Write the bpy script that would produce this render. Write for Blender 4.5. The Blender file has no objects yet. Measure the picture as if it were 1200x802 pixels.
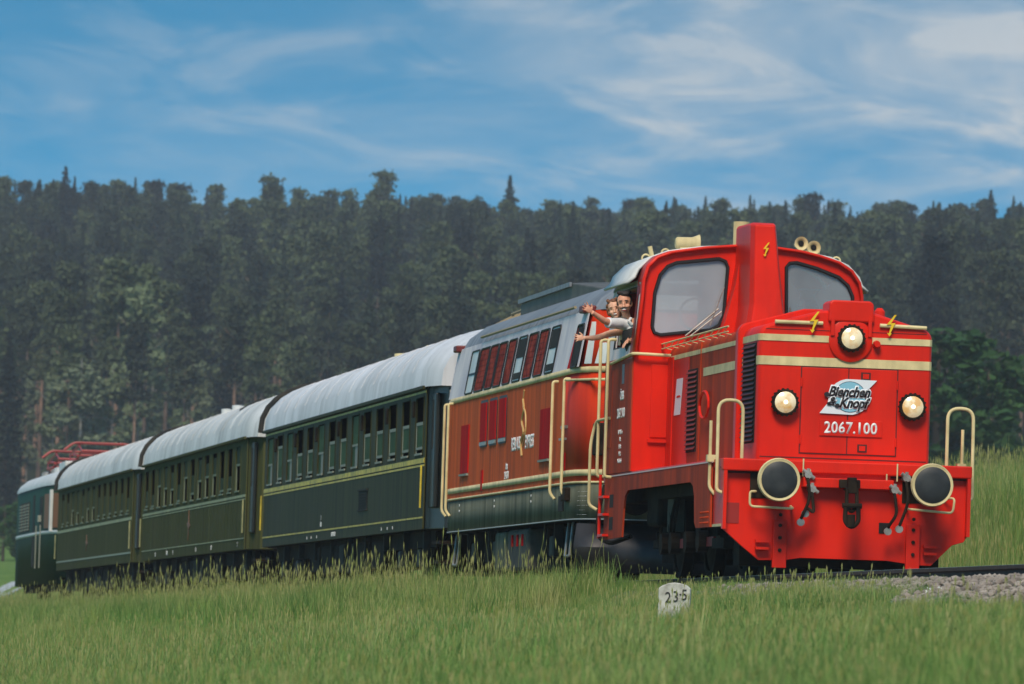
import bpy, bmesh, math, random
import numpy as np
from mathutils import Vector, Matrix
random.seed(7); np.random.seed(7)
sc = bpy.context.scene
COL = sc.collection
R = math.radians

# ------------------------------------------------------------ camera, sky, sun, exposure
FPX = 7900.0                       # focal length in photo pixels (1200 wide)
ROLL = 0.032
cam_d = bpy.data.cameras.new('camera'); cam = bpy.data.objects.new('camera', cam_d); COL.objects.link(cam)
cam_d.sensor_width = 36; cam_d.lens = FPX / 1200 * 36; cam_d.clip_start = 1; cam_d.clip_end = 20000
cam.location = (0, 0, -1.0)
_u, _v = -(768 - 401) * math.sin(ROLL), (768 - 401) * math.cos(ROLL)
fwd = Vector((_u / FPX, 1, _v / FPX)).normalized()
q = fwd.to_track_quat('-Z', 'Y')
cam.rotation_euler = (q.to_matrix() @ Matrix.Rotation(ROLL, 3, 'Z')).to_euler()
cam_d.dof.use_dof = True; cam_d.dof.focus_distance = 77; cam_d.dof.aperture_fstop = 6.3
sc.camera = cam
sc.view_settings.view_transform = 'Standard'; sc.view_settings.look = 'None'
sc.view_settings.exposure = 0.22; sc.view_settings.gamma = 1
sc.view_settings.use_curve_mapping = False

SUN_EL, SUN_AZ = R(48), R(190)     # azimuth clockwise from +Y: high behind the camera
world = bpy.data.worlds.new('World'); sc.world = world; world.use_nodes = True
wn = world.node_tree.nodes; wl = world.node_tree.links; wn.clear()
def N(t, **k):
    n = wn.new(t)
    for a, b in k.items(): setattr(n, a, b)
    return n
wout = N('ShaderNodeOutputWorld'); bg = N('ShaderNodeBackground'); sky = N('ShaderNodeTexSky', sky_type='NISHITA')
sky.sun_disc = False; sky.sun_elevation = SUN_EL; sky.sun_rotation = SUN_AZ; sky.altitude = 400; sky.air_density = 1.0; sky.dust_density = 0.3; sky.ozone_density = 1.0
tc = N('ShaderNodeTexCoord')
mp = N('ShaderNodeMapping'); mp.inputs['Scale'].default_value = (1, 1, 7.5)
nrm = N('ShaderNodeVectorMath', operation='NORMALIZE')
wl.new(tc.outputs['Generated'], mp.inputs[0]); wl.new(mp.outputs[0], nrm.inputs[0]); wl.new(nrm.outputs[0], sky.inputs[0])
def cloud_layer(scale, rot, nscale, detail, dist, lo, hi):
    m = N('ShaderNodeMapping'); m.inputs['Scale'].default_value = scale; m.inputs['Rotation'].default_value = rot
    n = N('ShaderNodeTexNoise'); n.inputs['Scale'].default_value = nscale; n.inputs['Detail'].default_value = detail
    n.inputs['Roughness'].default_value = .58; n.inputs['Distortion'].default_value = dist
    r = N('ShaderNodeMapRange'); r.inputs[1].default_value = lo; r.inputs[2].default_value = hi
    r.interpolation_type = 'SMOOTHSTEP'
    wl.new(tc.outputs['Generated'], m.inputs[0]); wl.new(m.outputs[0], n.inputs[0]); wl.new(n.outputs[0], r.inputs[0])
    return r.outputs[0]
c1 = cloud_layer((10, 10, 30), (0, R(-14), 0), 1.25, 10, .7, .40, .82)
c2 = cloud_layer((26, 26, 90), (0, R(-16), 0), 1.2, 12, .9, .42, .80)
c3 = cloud_layer((5, 5, 20), (0, R(8), 0), 1.0, 4, .4, .36, .66)
def M(op, a, b):
    n = N('ShaderNodeMath', operation=op)
    for i, v in enumerate((a, b)):
        if isinstance(v, (int, float)): n.inputs[i].default_value = v
        else: wl.new(v, n.inputs[i])
    return n.outputs[0]
cf = M('MINIMUM', M('ADD', M('MULTIPLY', c1, .6), M('ADD', M('MULTIPLY', M('MULTIPLY', c2, M('ADD', c3, .25)), .75), M('MULTIPLY', c3, .3))), .85)
sxyz = N('ShaderNodeSeparateXYZ'); wl.new(tc.outputs['Generated'], sxyz.inputs[0])
cover = M('MINIMUM', M('MAXIMUM', M('ADD', .96, M('ADD', M('MULTIPLY', sxyz.outputs[0], 4.2), M('MULTIPLY', M('SUBTRACT', sxyz.outputs[2], .062), -11.0))), .38), 1.2)   # thicker cirrus to the right and low down
cf = M('MULTIPLY', cf, cover)
mix = N('ShaderNodeMix', data_type='RGBA'); wl.new(cf, mix.inputs[0])
mix.inputs[7].default_value = (5.0, 5.05, 5.0, 1)
hs = N('ShaderNodeHueSaturation'); hs.inputs['Saturation'].default_value = 1.15; tint = N('ShaderNodeMix', data_type='RGBA', blend_type='MULTIPLY'); szt = N('ShaderNodeSeparateXYZ'); wl.new(tc.outputs['Generated'], szt.inputs[0]); mrt = N('ShaderNodeMapRange'); mrt.interpolation_type = 'SMOOTHSTEP'; mrt.inputs[1].default_value = -.02; mrt.inputs[2].default_value = .075
wl.new(szt.outputs[2], mrt.inputs[0]); wl.new(mrt.outputs[0], tint.inputs[0]); tint.inputs[7].default_value = (.40, 1.30, 1.34, 1)
wl.new(sky.outputs[0], tint.inputs[6]); wl.new(tint.outputs[2], hs.inputs['Color']); wl.new(hs.outputs[0], mix.inputs[6])
wl.new(mix.outputs[2], bg.inputs[0]); bg.inputs[1].default_value = 0.12
wl.new(bg.outputs[0], wout.inputs[0])

sd = bpy.data.lights.new('sun', 'SUN'); sun = bpy.data.objects.new('sun', sd); COL.objects.link(sun)
sd.energy = 3.3; sd.angle = R(22); sd.color = (1, .87, .70)
sdir = Vector((math.sin(SUN_AZ) * math.cos(SUN_EL), math.cos(SUN_AZ) * math.cos(SUN_EL), math.sin(SUN_EL)))
sun.rotation_euler = sdir.to_track_quat('Z', 'Y').to_euler(); sun.location = (0, 0, 60)

# ------------------------------------------------------------ the straight railway line: s runs back along the train, w across it, z up from the rail
TH = math.atan(1091 / 7900); SN, CS = math.sin(TH), math.cos(TH)
X0, D0 = (403 - ROLL * 201) / 104.4, FPX / 104.4
def world_pt(s, w, z=0): return Vector((X0 - SN * s + CS * w, D0 + CS * s + SN * w, z))
YAW = TH - math.pi / 2
S0 = 0.0

# ------------------------------------------------------------ materials
def lin(c):
    return tuple((v / 255 / 12.92) if v <= 10 else ((v / 255 + .055) / 1.055) ** 2.4 for v in c) + (1,)
MATS = {}
def mat(name, col, rough=.5, metal=0, coat=0, col2=None, nscale=3, nstretch=(1, 1, 1), lo=.35, hi=.7, bump=0, bscale=40, bstretch=(1,1,1), emit=None, estr=0, spec=.5, rrange=None, alpha=None, trans=0, dirt=0, dcol=(70, 54, 42)):
    if name in MATS: return MATS[name]
    m = bpy.data.materials.new(name); MATS[name] = m; m.use_nodes = True
    nt = m.node_tree; b = nt.nodes['Principled BSDF']; L = nt.links
    c = lin(col); b.inputs['Base Color'].default_value = c
    b.inputs['Roughness'].default_value = rough; b.inputs['Metallic'].default_value = metal
    b.inputs['Coat Weight'].default_value = coat; b.inputs['Coat Roughness'].default_value = .2
    b.inputs['Specular IOR Level'].default_value = spec
    if trans: b.inputs['Transmission Weight'].default_value = trans
    if emit: b.inputs['Emission Color'].default_value = lin(emit); b.inputs['Emission Strength'].default_value = estr
    t = nt.nodes.new('ShaderNodeTexCoord')
    def noise(scale, stretch, detail=6):
        mp = nt.nodes.new('ShaderNodeMapping'); mp.inputs['Scale'].default_value = stretch
        n = nt.nodes.new('ShaderNodeTexNoise'); n.inputs['Scale'].default_value = scale; n.inputs['Detail'].default_value = detail
        L.new(t.outputs['Object'], mp.inputs[0]); L.new(mp.outputs[0], n.inputs[0]); return n
    if col2 is not None:
        n = noise(nscale, nstretch); r = nt.nodes.new('ShaderNodeMapRange'); r.inputs[1].default_value = lo; r.inputs[2].default_value = hi
        L.new(n.outputs[0], r.inputs[0])
        x = nt.nodes.new('ShaderNodeMix'); x.data_type = 'RGBA'; x.inputs[6].default_value = c; x.inputs[7].default_value = lin(col2)
        L.new(r.outputs[0], x.inputs[0]); L.new(x.outputs[2], b.inputs['Base Color'])
        if rrange:
            r2 = nt.nodes.new('ShaderNodeMapRange'); r2.inputs[1].default_value = .3; r2.inputs[2].default_value = .7; r2.inputs[3].default_value = rrange[0]; r2.inputs[4].default_value = rrange[1]
            L.new(n.outputs[0], r2.inputs[0]); L.new(r2.outputs[0], b.inputs['Roughness'])
    if dirt:
        src = b.inputs['Base Color']; prev = src.links[0].from_socket if src.links else None
        n1 = noise(2.2, (4, 4, .35), 8); n2 = noise(.9, (1, 1, 1), 5)
        mu = nt.nodes.new('ShaderNodeMath'); mu.operation = 'MULTIPLY'; L.new(n1.outputs[0], mu.inputs[0]); L.new(n2.outputs[0], mu.inputs[1])
        r = nt.nodes.new('ShaderNodeMapRange'); r.inputs[1].default_value = .22; r.inputs[2].default_value = .42; r.inputs[4].default_value = dirt; L.new(mu.outputs[0], r.inputs[0])
        x = nt.nodes.new('ShaderNodeMix'); x.data_type = 'RGBA'; x.inputs[6].default_value = c; x.inputs[7].default_value = lin(dcol)
        if prev: L.new(prev, x.inputs[6])
        L.new(r.outputs[0], x.inputs[0]); L.new(x.outputs[2], src)
    if bump:
        n = noise(bscale, bstretch, 4); bp = nt.nodes.new('ShaderNodeBump'); bp.inputs['Strength'].default_value = bump; bp.inputs['Distance'].default_value = .02
        L.new(n.outputs[0], bp.inputs['Height']); L.new(bp.outputs[0], b.inputs['Normal'])
    return m
RED = mat('red_paint', (222, 36, 12), .42, spec=.18, coat=.05, dirt=.2, dcol=(120, 34, 22), col2=(182, 28, 14), nscale=1.3, nstretch=(1, 1, .5), lo=.42, hi=.75, bump=.12, bscale=1.6)
SIDERED = mat('side_sheen_red', (188, 66, 32), .6, spec=.05, dirt=.35, dcol=(96, 50, 36), col2=(134, 50, 32), nscale=1.5, nstretch=(2.5, 1, .3), bump=.1, bscale=1.4)  # browner red: grazing reflection on the sides put into the colour, plus dirt
L2RED = mat('orange_red_paint', (210, 56, 18), .55, spec=.1, dirt=.25, dcol=(110, 50, 30), col2=(178, 40, 14), nscale=2, nstretch=(1, 3, .2))
L2SIDE = mat('weathered_orange_side_sheen', (216, 98, 52), .65, spec=.02, dirt=.28, dcol=(104, 72, 54), col2=(176, 80, 48), nscale=2.2, nstretch=(2.2, 1, .12), lo=.38, hi=.72)  # browner than the nose: side reflection put into the colour, with dirt streaks
CREAM = mat('cream_paint', (226, 206, 156), .5, spec=.1, dirt=.3, dcol=(120, 104, 76), col2=(196, 178, 132), nscale=5)
SKYSHEEN = mat('pale_sky_sheen', (222, 212, 212), .5, spec=.1, col2=(182, 176, 186), nscale=2.5, nstretch=(1, 1, .3))  # sky reflection on the upper sides put into a pale base colour
MAROON = mat('maroon_grille', (158, 66, 50), .65, spec=.02, col2=(96, 30, 28), nscale=6)
SHUT = mat('bright_red_shutter', (196, 14, 12), .6, spec=.02, col2=(150, 12, 12), nscale=4, nstretch=(1, 1, .2))
SKIRT = mat('grey_green_skirt_paint', (114, 114, 96), .65, spec=.03, dirt=.5, dcol=(64, 60, 50), col2=(76, 80, 66), nscale=2.5, nstretch=(2, 1, .15), bump=.05, bscale=3)
SLATE = mat('grey_roof_metal', (142, 142, 146), .5, metal=.1, col2=(92, 96, 102), nscale=2.5, nstretch=(3, .4, .4))
ROOFBOX = mat('brown_grey_roof_box', (98, 92, 84), .6, col2=(74, 68, 62), nscale=2)
GREEN = mat('dark_green_coach_paint', (64, 64, 36), .55, spec=.04, dirt=.4, dcol=(70, 62, 50), col2=(42, 42, 26), nscale=2.6, nstretch=(2.5, 1, .12), lo=.35, hi=.7)
GREENB = mat('weathered_green_coach_paint', (82, 84, 50), .7, spec=.02, dirt=.4, dcol=(82, 74, 56), col2=(62, 62, 38), nscale=2.6, nstretch=(3, 1, .12), lo=.3, hi=.7)
GREENE = mat('bottle_green_loco_paint', (30, 60, 38), .55, spec=.05, col2=(20, 46, 30), nscale=2)
SILVER = mat('silver_roof_paint', (226, 224, 228), .5, spec=.3, dirt=.35, dcol=(120, 110, 100), col2=(190, 190, 192), nscale=1.1, nstretch=(1.6, .35, .35), lo=.3, hi=.75, bump=.05, bscale=1.2, bstretch=(3, .3, .3))
WHITE = mat('white_roof_paint', (214, 214, 212), .45, col2=(180, 180, 178), nscale=2)
YEL = mat('yellow_line_paint', (222, 192, 50), .5, col2=(150, 132, 42), nscale=5)
DIMCR = mat('dull_cream_line_paint', (166, 162, 112), .55, col2=(120, 122, 90), nscale=4)
BLACK = mat('black_running_gear', (26, 21, 17), .8, spec=.1, col2=(50, 40, 30), nscale=5)
HOLEDARK = mat('dark_interior', (10, 9, 9), .9)  # near-black for holes and recesses, their inner darkness put into the colour
STEEL = mat('steel', (172, 168, 162), .4, metal=.35, col2=(120, 114, 106), nscale=8)
GREY = mat('dark_grey_metal', (62, 58, 52), .7, spec=.08, col2=(42, 42, 42), nscale=4)
MIDG = mat('mid_grey_equipment_paint', (96, 92, 82), .7, spec=.05, col2=(70, 72, 70), nscale=4)
PLOUGH = mat('worn_plough_steel', (72, 68, 68), .45, metal=.4, col2=(50, 46, 46), nscale=3)
RUBBER = mat('worn_black_buffer_face', (34, 35, 36), .5, col2=(58, 58, 56), nscale=6, lo=.45, hi=.8)
FRAME = mat('light_window_frame', (138, 140, 128), .6, spec=.1)
DFRAME = mat('black_rubber_seal', (18, 18, 20), .5)
GPANE = mat('green_tinted_pane', (64, 88, 56), .6, spec=.05, col2=(48, 66, 42), nscale=3)
TANP = mat('drawn_tan_blind', (120, 112, 96), .5)
WPANE = mat('bright_pane', (222, 222, 214), .35, spec=.2, col2=(180, 188, 190), nscale=2)
WTXT = mat('white_lettering', (224, 222, 220), .5)
BTXT = mat('black_lettering', (34, 26, 30), .5)
BLUE = mat('light_blue_print', (132, 186, 206), .5)
GOLD = mat('gold_emblem_paint', (196, 158, 96), .5)
YELB = mat('yellow_bolt_paint', (232, 190, 30), .5)
LENS = mat('lit_headlight_glass', (244, 226, 190), .12, coat=1, emit=(255, 220, 160), estr=.12, col2=(222, 170, 100), nscale=9, lo=.45, hi=.62)
RUST = mat('rusty_rail_side', (72, 52, 40), .8, col2=(48, 38, 32), nscale=12)
RAILTOP = mat('polished_rail_head', (150, 146, 140), .3, metal=.8)
WOODT = mat('dark_wooden_sleeper', (60, 50, 42), .9, col2=(84, 72, 60), nscale=6, nstretch=(1, 8, 1))
PANTO = mat('red_pantograph_paint', (150, 46, 42), .5, col2=(140, 40, 38), nscale=4)
INTER = mat('cab_interior_grey', (140, 140, 136), .7)

def mglass(name, tint, diff, mixd):
    m = bpy.data.materials.new(name); m.use_nodes = True; MATS[name] = m; nt = m.node_tree; nd = nt.nodes; L = nt.links; nd.clear()
    o = nd.new('ShaderNodeOutputMaterial'); tr = nd.new('ShaderNodeBsdfTransparent'); tr.inputs[0].default_value = lin(tint)
    gl = nd.new('ShaderNodeBsdfGlossy'); gl.inputs['Roughness'].default_value = .03
    df = nd.new('ShaderNodeBsdfDiffuse'); df.inputs[0].default_value = lin(diff)
    lw = nd.new('ShaderNodeFresnel'); lw.inputs[0].default_value = 1.6
    a = nd.new('ShaderNodeMixShader'); b = nd.new('ShaderNodeMixShader')
    n = nd.new('ShaderNodeTexNoise'); n.inputs['Scale'].default_value = 1.4; r = nd.new('ShaderNodeMapRange')
    r.inputs[1].default_value = .3; r.inputs[2].default_value = .7; r.inputs[3].default_value = mixd * .7; r.inputs[4].default_value = min(1, mixd * 1.25)
    t = nd.new('ShaderNodeTexCoord'); L.new(t.outputs['Object'], n.inputs[0]); L.new(n.outputs[0], r.inputs[0])
    L.new(r.outputs[0], a.inputs[0]); L.new(tr.outputs[0], a.inputs[1]); L.new(df.outputs[0], a.inputs[2])
    L.new(lw.outputs[0], b.inputs[0]); L.new(a.outputs[0], b.inputs[1]); L.new(gl.outputs[0], b.inputs[2]); L.new(b.outputs[0], o.inputs[0])
    return m
CABGLASS = mglass('milky_glare_cab_glass', (225, 232, 232), (190, 194, 200), .55)  # brightness in the pane put in as a milky diffuse mix
GLAREGLASS = mglass('pale_glare_cab_glass', (225, 232, 232), (196, 200, 204), .38)  # right pane brightened the same way, with a thinner diffuse mix

# ------------------------------------------------------------ mesh helpers; all take (s, w, z)
def tag(o, label=None, cat=None, group=None, kind=None):
    for k, v in (('label', label), ('category', cat), ('group', group), ('kind', kind)):
        if v: o[k] = v
    return o
def thing(name, label, cat, loc=(0, 0, 0), rz=0.0, group=None):
    o = bpy.data.objects.new(name, None); COL.objects.link(o); o.empty_display_size = .3
    o.location = loc; o.rotation_euler = (0, 0, rz); return tag(o, label, cat, group)
def T(p): return (-(p[0] - S0), p[1], p[2])
class MB:
    def __init__(s, f=T): s.v = []; s.f = []; s.t = f
    def add(s, vs, fs):
        k = len(s.v); s.v += [s.t(p) for p in vs]; s.f += [tuple(i + k for i in f) for f in fs]; return s
    def box(s, a0, a1, b0, b1, c0, c1):
        return s.add([(a, b, c) for a in (a0, a1) for b in (b0, b1) for c in (c0, c1)],
                     [(0, 1, 3, 2), (4, 6, 7, 5), (0, 4, 5, 1), (2, 3, 7, 6), (0, 2, 6, 4), (1, 5, 7, 3)])
    def prism(s, poly, fn, a, b):              # poly of 2-D points, fn(p, t) -> point, from t=a to t=b
        n = len(poly)
        return s.add([fn(p, a) for p in poly] + [fn(p, b) for p in poly],
                     [tuple(range(n)), tuple(range(2 * n - 1, n - 1, -1))] + [(i, (i + 1) % n, (i + 1) % n + n, i + n) for i in range(n)])
    def wz(s, poly, s0, s1): return s.prism(poly, lambda p, t: (t, p[0], p[1]), s0, s1)
    def sz(s, poly, w0, w1): return s.prism(poly, lambda p, t: (p[0], t, p[1]), w0, w1)
    def sw(s, poly, z0, z1): return s.prism(poly, lambda p, t: (p[0], p[1], t), z0, z1)
    def tube(s, pts, r, n=8, caps=True):
        P = [Vector(p) for p in pts]; rs = r if isinstance(r, (list, tuple)) else [r] * len(P); vs = []; fs = []
        up = None
        for i, p in enumerate(P):
            d = (P[min(i + 1, len(P) - 1)] - P[max(i - 1, 0)]).normalized()
            if up is None: up = Vector((0, 0, 1)) if abs(d.z) < .9 else Vector((1, 0, 0))
            x = d.cross(up).normalized(); y = x.cross(d).normalized(); up = y
            for j in range(n):
                a = 2 * math.pi * j / n; vs.append(tuple(p + (x * math.cos(a) + y * math.sin(a)) * rs[i]))
        for i in range(len(P) - 1):
            for j in range(n): fs.append((i * n + j, i * n + (j + 1) % n, (i + 1) * n + (j + 1) % n, (i + 1) * n + j))
        if caps: fs += [tuple(range(n)), tuple(range((len(P) - 1) * n, len(P) * n))]
        return s.add(vs, fs)
    def grid(s, rows, close=False):
        n = len(rows[0]); vs = [p for r in rows for p in r]; fs = []
        for i in range(len(rows) - 1):
            for j in range(n if close else n - 1):
                fs.append((i * n + j, i * n + (j + 1) % n, (i + 1) * n + (j + 1) % n, (i + 1) * n + j))
        return s.add(vs, fs)
    def lathe(s, prof, c, axis='s', n=24):     # prof: (along, radius)
        rows = []
        for a, r in prof:
            row = []
            for j in range(n):
                t = 2 * math.pi * j / n; x, y = r * math.cos(t), r * math.sin(t)
                row.append({'s': (c[0] + a, c[1] + x, c[2] + y), 'w': (c[0] + x, c[1] + a, c[2] + y), 'z': (c[0] + x, c[1] + y, c[2] + a)}[axis])
            rows.append(row)
        s.grid(rows, True); k = len(rows) * n
        return s.add(rows[0], [tuple(range(n))]).add(rows[-1], [tuple(range(n))])
    def build(s, name, m, parent=None, label=None, smooth=False, bevel=0, seg=2, solid=0, shade_angle=None):
        me = bpy.data.meshes.new(name); bm = bmesh.new()
        vs = [bm.verts.new(p) for p in s.v]
        for f in s.f:
            try: bm.faces.new([vs[i] for i in f])
            except ValueError: pass
        bmesh.ops.remove_doubles(bm, verts=bm.verts, dist=1e-5)
        bmesh.ops.recalc_face_normals(bm, faces=bm.faces)
        bm.to_mesh(me); bm.free(); me.materials.append(m)
        o = bpy.data.objects.new(name, me); COL.objects.link(o)
        if parent: o.parent = parent
        if label: o['label'] = label
        if smooth:
            me.shade_smooth()
            me.set_sharp_from_angle(angle=R(35))
        if solid: md = o.modifiers.new('s', 'SOLIDIFY'); md.thickness = solid; md.offset = 0
        if bevel: md = o.modifiers.new('b', 'BEVEL'); md.width = bevel; md.segments = seg; md.limit_method = 'ANGLE'; md.angle_limit = R(40); md.harden_normals = False
        return o
def rounded(x0, x1, y0, y1, r, n=4):
    out = []
    for cx, cy, a0 in ((x1 - r, y1 - r, 0), (x0 + r, y1 - r, 90), (x0 + r, y0 + r, 180), (x1 - r, y0 + r, 270)):
        for i in range(n + 1):
            a = R(a0 + 90 * i / n); out.append((cx + r * math.cos(a), cy + r * math.sin(a)))
    return out
def smooth_path(pts, r=.06, n=4):
    """round the corners of a polyline"""
    P = [Vector(p) for p in pts]; out = [P[0]]
    for i in range(1, len(P) - 1):
        a = (P[i - 1] - P[i]); b = (P[i + 1] - P[i]); k = min(r, a.length * .45, b.length * .45)
        p0 = P[i] + a.normalized() * k; p1 = P[i] + b.normalized() * k
        for j in range(n + 1):
            t = j / n; out.append(p0 * (1 - t) ** 2 + P[i] * 2 * t * (1 - t) + p1 * t * t)
    out.append(P[-1]); return [tuple(p) for p in out]
def plate(name, m, parent, outline, holes, fn, thick=.04, label=None, bevel=0):
    """flat plate with holes: 2-D outline and holes filled, fn maps a 2-D point to (s,w,z)"""
    bm = bmesh.new(); ed = []
    for loop in [outline] + holes:
        vs = [bm.verts.new(T(fn(p))) for p in loop]
        for i in range(len(vs)): ed.append(bm.edges.new((vs[i], vs[(i + 1) % len(vs)])))
    bmesh.ops.triangle_fill(bm, edges=ed, use_beauty=True, use_dissolve=False)
    bmesh.ops.recalc_face_normals(bm, faces=bm.faces)
    me = bpy.data.meshes.new(name); bm.to_mesh(me); bm.free(); me.materials.append(m)
    o = bpy.data.objects.new(name, me); COL.objects.link(o); o.parent = parent
    md = o.modifiers.new('s', 'SOLIDIFY'); md.thickness = thick; md.offset = 0
    if label: o['label'] = label
    return o
def text(name, body, m, parent, fn, size, ext=.004, shear=0, bold=0, space=1, stretch=1, label=None):
    """flat lettering: fn maps text-plane (x right, y up) to (s,w,z); a mesh part"""
    cu = bpy.data.curves.new(name, 'FONT'); cu.body = body; cu.size = size; cu.extrude = 0; cu.shear = shear; cu.offset = bold
    cu.space_character = space; cu.align_x = 'CENTER'; cu.resolution_u = 3
    to = bpy.data.objects.new(name, cu); COL.objects.link(to); dg = bpy.context.evaluated_depsgraph_get(); dg.update()
    me = bpy.data.meshes.new_from_object(to.evaluated_get(dg)); bpy.data.objects.remove(to)
    for v in me.vertices: v.co = Vector(T(fn((v.co.x * stretch, v.co.y))))
    me.materials.clear(); me.materials.append(m); me.name = name
    o = bpy.data.objects.new(name, me); COL.objects.link(o); o.parent = parent
    md = o.modifiers.new('s', 'SOLIDIFY'); md.thickness = ext; md.offset = 0
    if label: o['label'] = label
    return o
def vehicle(name, s0, label, cat, group=None):
    global S0
    S0 = s0
    return thing(name, label, cat, world_pt(s0, 0, 0), YAW, group)
def wheel(parent, s, w, r=.5, name='wheel'):
    sg = -1 if w < 0 else 1
    o = MB().lathe([(-.07, r * .3), (-.07, r * .5), (-.03, r * .85), (-.06, r * .86), (-.06, r), (.05, r + .0), (.07, r + .03), (.07, r * .3)] if sg < 0 else
                   [(-.07, r * .3), (-.07, r + .03), (-.05, r), (.06, r), (.06, r * .86), (.03, r * .85), (.07, r * .5), (.07, r * .3)], (s, w, r), 'w', 20).build(name, BLACK, parent, smooth=True)
    return o

# ------------------------------------------------------------ terrain
def sstep(a, b, x):
    t = np.clip((x - a) / (b - a), 0, 1); return t * t * (3 - 2 * t)
def terrain(X, Y):
    X = np.asarray(X, float); Y = np.asarray(Y, float)
    dx, dy = X - X0, Y - D0
    w = dx * CS + dy * SN; s = -dx * SN + dy * CS
    near = -.52 - .125 * np.clip(-w - 2.6, 0, 13) + .03 * np.sin(X * 1.3 + 1) * np.cos(Y * .7) * (w < -3)
    d = np.maximum(np.hypot(X, Y) * np.where(Y > 0, 1, .2), 40)
    ang = np.clip((X / np.maximum(Y, 1) + .075) / .15, 0, 1)
    tl = np.interp(d, [60, 150, 200, 300, 350, 360, 450, 520, 600, 1000, 1100, 1600], [-.002, .002, .0045, .0078, .0083, .0086, .0108, .0128, .0165, .046, .047, .03])
    tr = np.interp(d, [60, 80, 120, 200, 300, 500, 600, 1000, 1100, 1600], [.010, .0195, .0245, .0262, .0272, .0278, .029, .0478, .0475, .03])
    far = -1 + d * (tl * (1 - ang) + tr * ang)
    k = sstep(2.6, 8.5, w)
    z = near * (1 - k) + far * k
    z = np.where(w < 2.6, near, z)
    return z + np.where(d > 560, 1.5 * np.sin(X * .021 + 1.3) * np.sin(Y * .017), 0) * sstep(560, 700, d)
def axis(segs):
    out = []
    for a, b, st in segs: out += list(np.arange(a, b, st))
    return np.array(sorted(set(out + [segs[-1][1]])))
gx = axis([(-800, -60, 20), (-60, -34, 2), (-34, 18, .5), (18, 60, 2), (60, 800, 20)])
gy = axis([(-300, 10, 10), (10, 130, .8), (130, 260, 2), (260, 700, 10), (700, 1230, 20)])
GX, GY = np.meshgrid(gx, gy); GZ = terrain(GX, GY)
def np_mesh(name, V, F4, m, smooth=True):
    me = bpy.data.meshes.new(name); me.vertices.add(len(V)); me.vertices.foreach_set('co', V.astype(np.float32).ravel())
    k = F4.shape[1]; me.loops.add(F4.size); me.loops.foreach_set('vertex_index', F4.astype(np.int32).ravel())
    me.polygons.add(len(F4)); me.polygons.foreach_set('loop_start', np.arange(0, F4.size, k, dtype=np.int32))
    me.polygons.foreach_set('use_smooth', np.full(len(F4), smooth)); me.update(calc_edges=True); me.materials.append(m); return me
nx, ny = len(gx), len(gy); idx = np.arange(nx * ny).reshape(ny, nx)
GF = np.stack([idx[:-1, :-1], idx[:-1, 1:], idx[1:, 1:], idx[1:, :-1]], -1).reshape(-1, 4)
MEADOW = mat('meadow_ground', (74, 104, 42), .95, spec=.05, col2=(106, 126, 62), nscale=.35, bump=.3, bscale=9)
def world_noise_mat():
    nt = MEADOW.node_tree; b = nt.nodes['Principled BSDF']
    g = nt.nodes.new('ShaderNodeNewGeometry'); sx = nt.nodes.new('ShaderNodeSeparateXYZ'); nt.links.new(g.outputs['Position'], sx.inputs[0])
    r = nt.nodes.new('ShaderNodeMapRange'); r.inputs[1].default_value = 540; r.inputs[2].default_value = 580; nt.links.new(sx.outputs[1], r.inputs[0])
    old = b.inputs['Base Color'].links[0].from_socket; x = nt.nodes.new('ShaderNodeMix'); x.data_type = 'RGBA'
    x.inputs[7].default_value = lin((44, 50, 34)); nt.links.new(old, x.inputs[6]); nt.links.new(r.outputs[0], x.inputs[0]); nt.links.new(x.outputs[2], b.inputs['Base Color'])
world_noise_mat()
g = bpy.data.objects.new('ground', np_mesh('ground', np.stack([GX.ravel(), GY.ravel(), GZ.ravel()], 1), GF, MEADOW)); COL.objects.link(g); tag(g, kind='structure')

# pale farm track across the field far left
ROADM = mat('pale_gravel_road', (172, 176, 178), .9, col2=(150, 152, 152), nscale=1.2)
xs = np.linspace(-160, -19, 60); rows = []
for yy in np.linspace(330, 352, 8):
    rows.append([(x, yy + .02 * x, 0) for x in xs])
rd = MB(lambda p: p); rows = [[(p[0], p[1], float(terrain(p[0], p[1])) + .06) for p in r] for r in rows]
rdo = rd.grid(rows).build('gravel_road', ROADM, None, smooth=True); tag(rdo, kind='structure')

# ballast, sleepers, rails
ident = lambda p: tuple(world_pt(*p))
BAL = mat('ballast_bed_stone', (118, 108, 98), .95, col2=(78, 70, 62), nscale=14, lo=.3, hi=.7, bump=.6, bscale=30)
b = MB(ident); prof = [(-2.75, -.75), (-2.3, -.42), (-1.75, -.2), (-.1, -.19), (1.75, -.2), (2.3, -.42), (2.75, -.75)]
b.grid([[(s, w, z + .015 * math.sin(s * 2.1 + w * 5)) for w, z in prof] for s in np.linspace(-70, 420, 500)])
tag(b.build('ballast_bed', BAL, None), kind='structure')
track = thing('railway_track', 'single railway track on stone ballast running under the whole train', 'railway track', world_pt(0, 0, -.2), YAW)
S0 = 0.0
Tt = lambda p: (-p[0], p[1], p[2] + .2)
for w in (-.7525, .7525):
    m = MB(Tt); pr = [(-.036, 0), (.036, 0), (.036, -.035), (.01, -.05), (.01, -.135), (.065, -.15), (.065, -.16), (-.065, -.16), (-.065, -.15), (-.01, -.135), (-.01, -.05), (-.036, -.035)]
    m.wz([(w + x, z) for x, z in pr], -70, 420); ro = m.build('rail', RUST, track)
    m = MB(Tt); m.box(-70, 420, w - .03, w + .03, 0, .003); hd = m.build('rail_head', RAILTOP, ro)
sm = None
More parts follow.
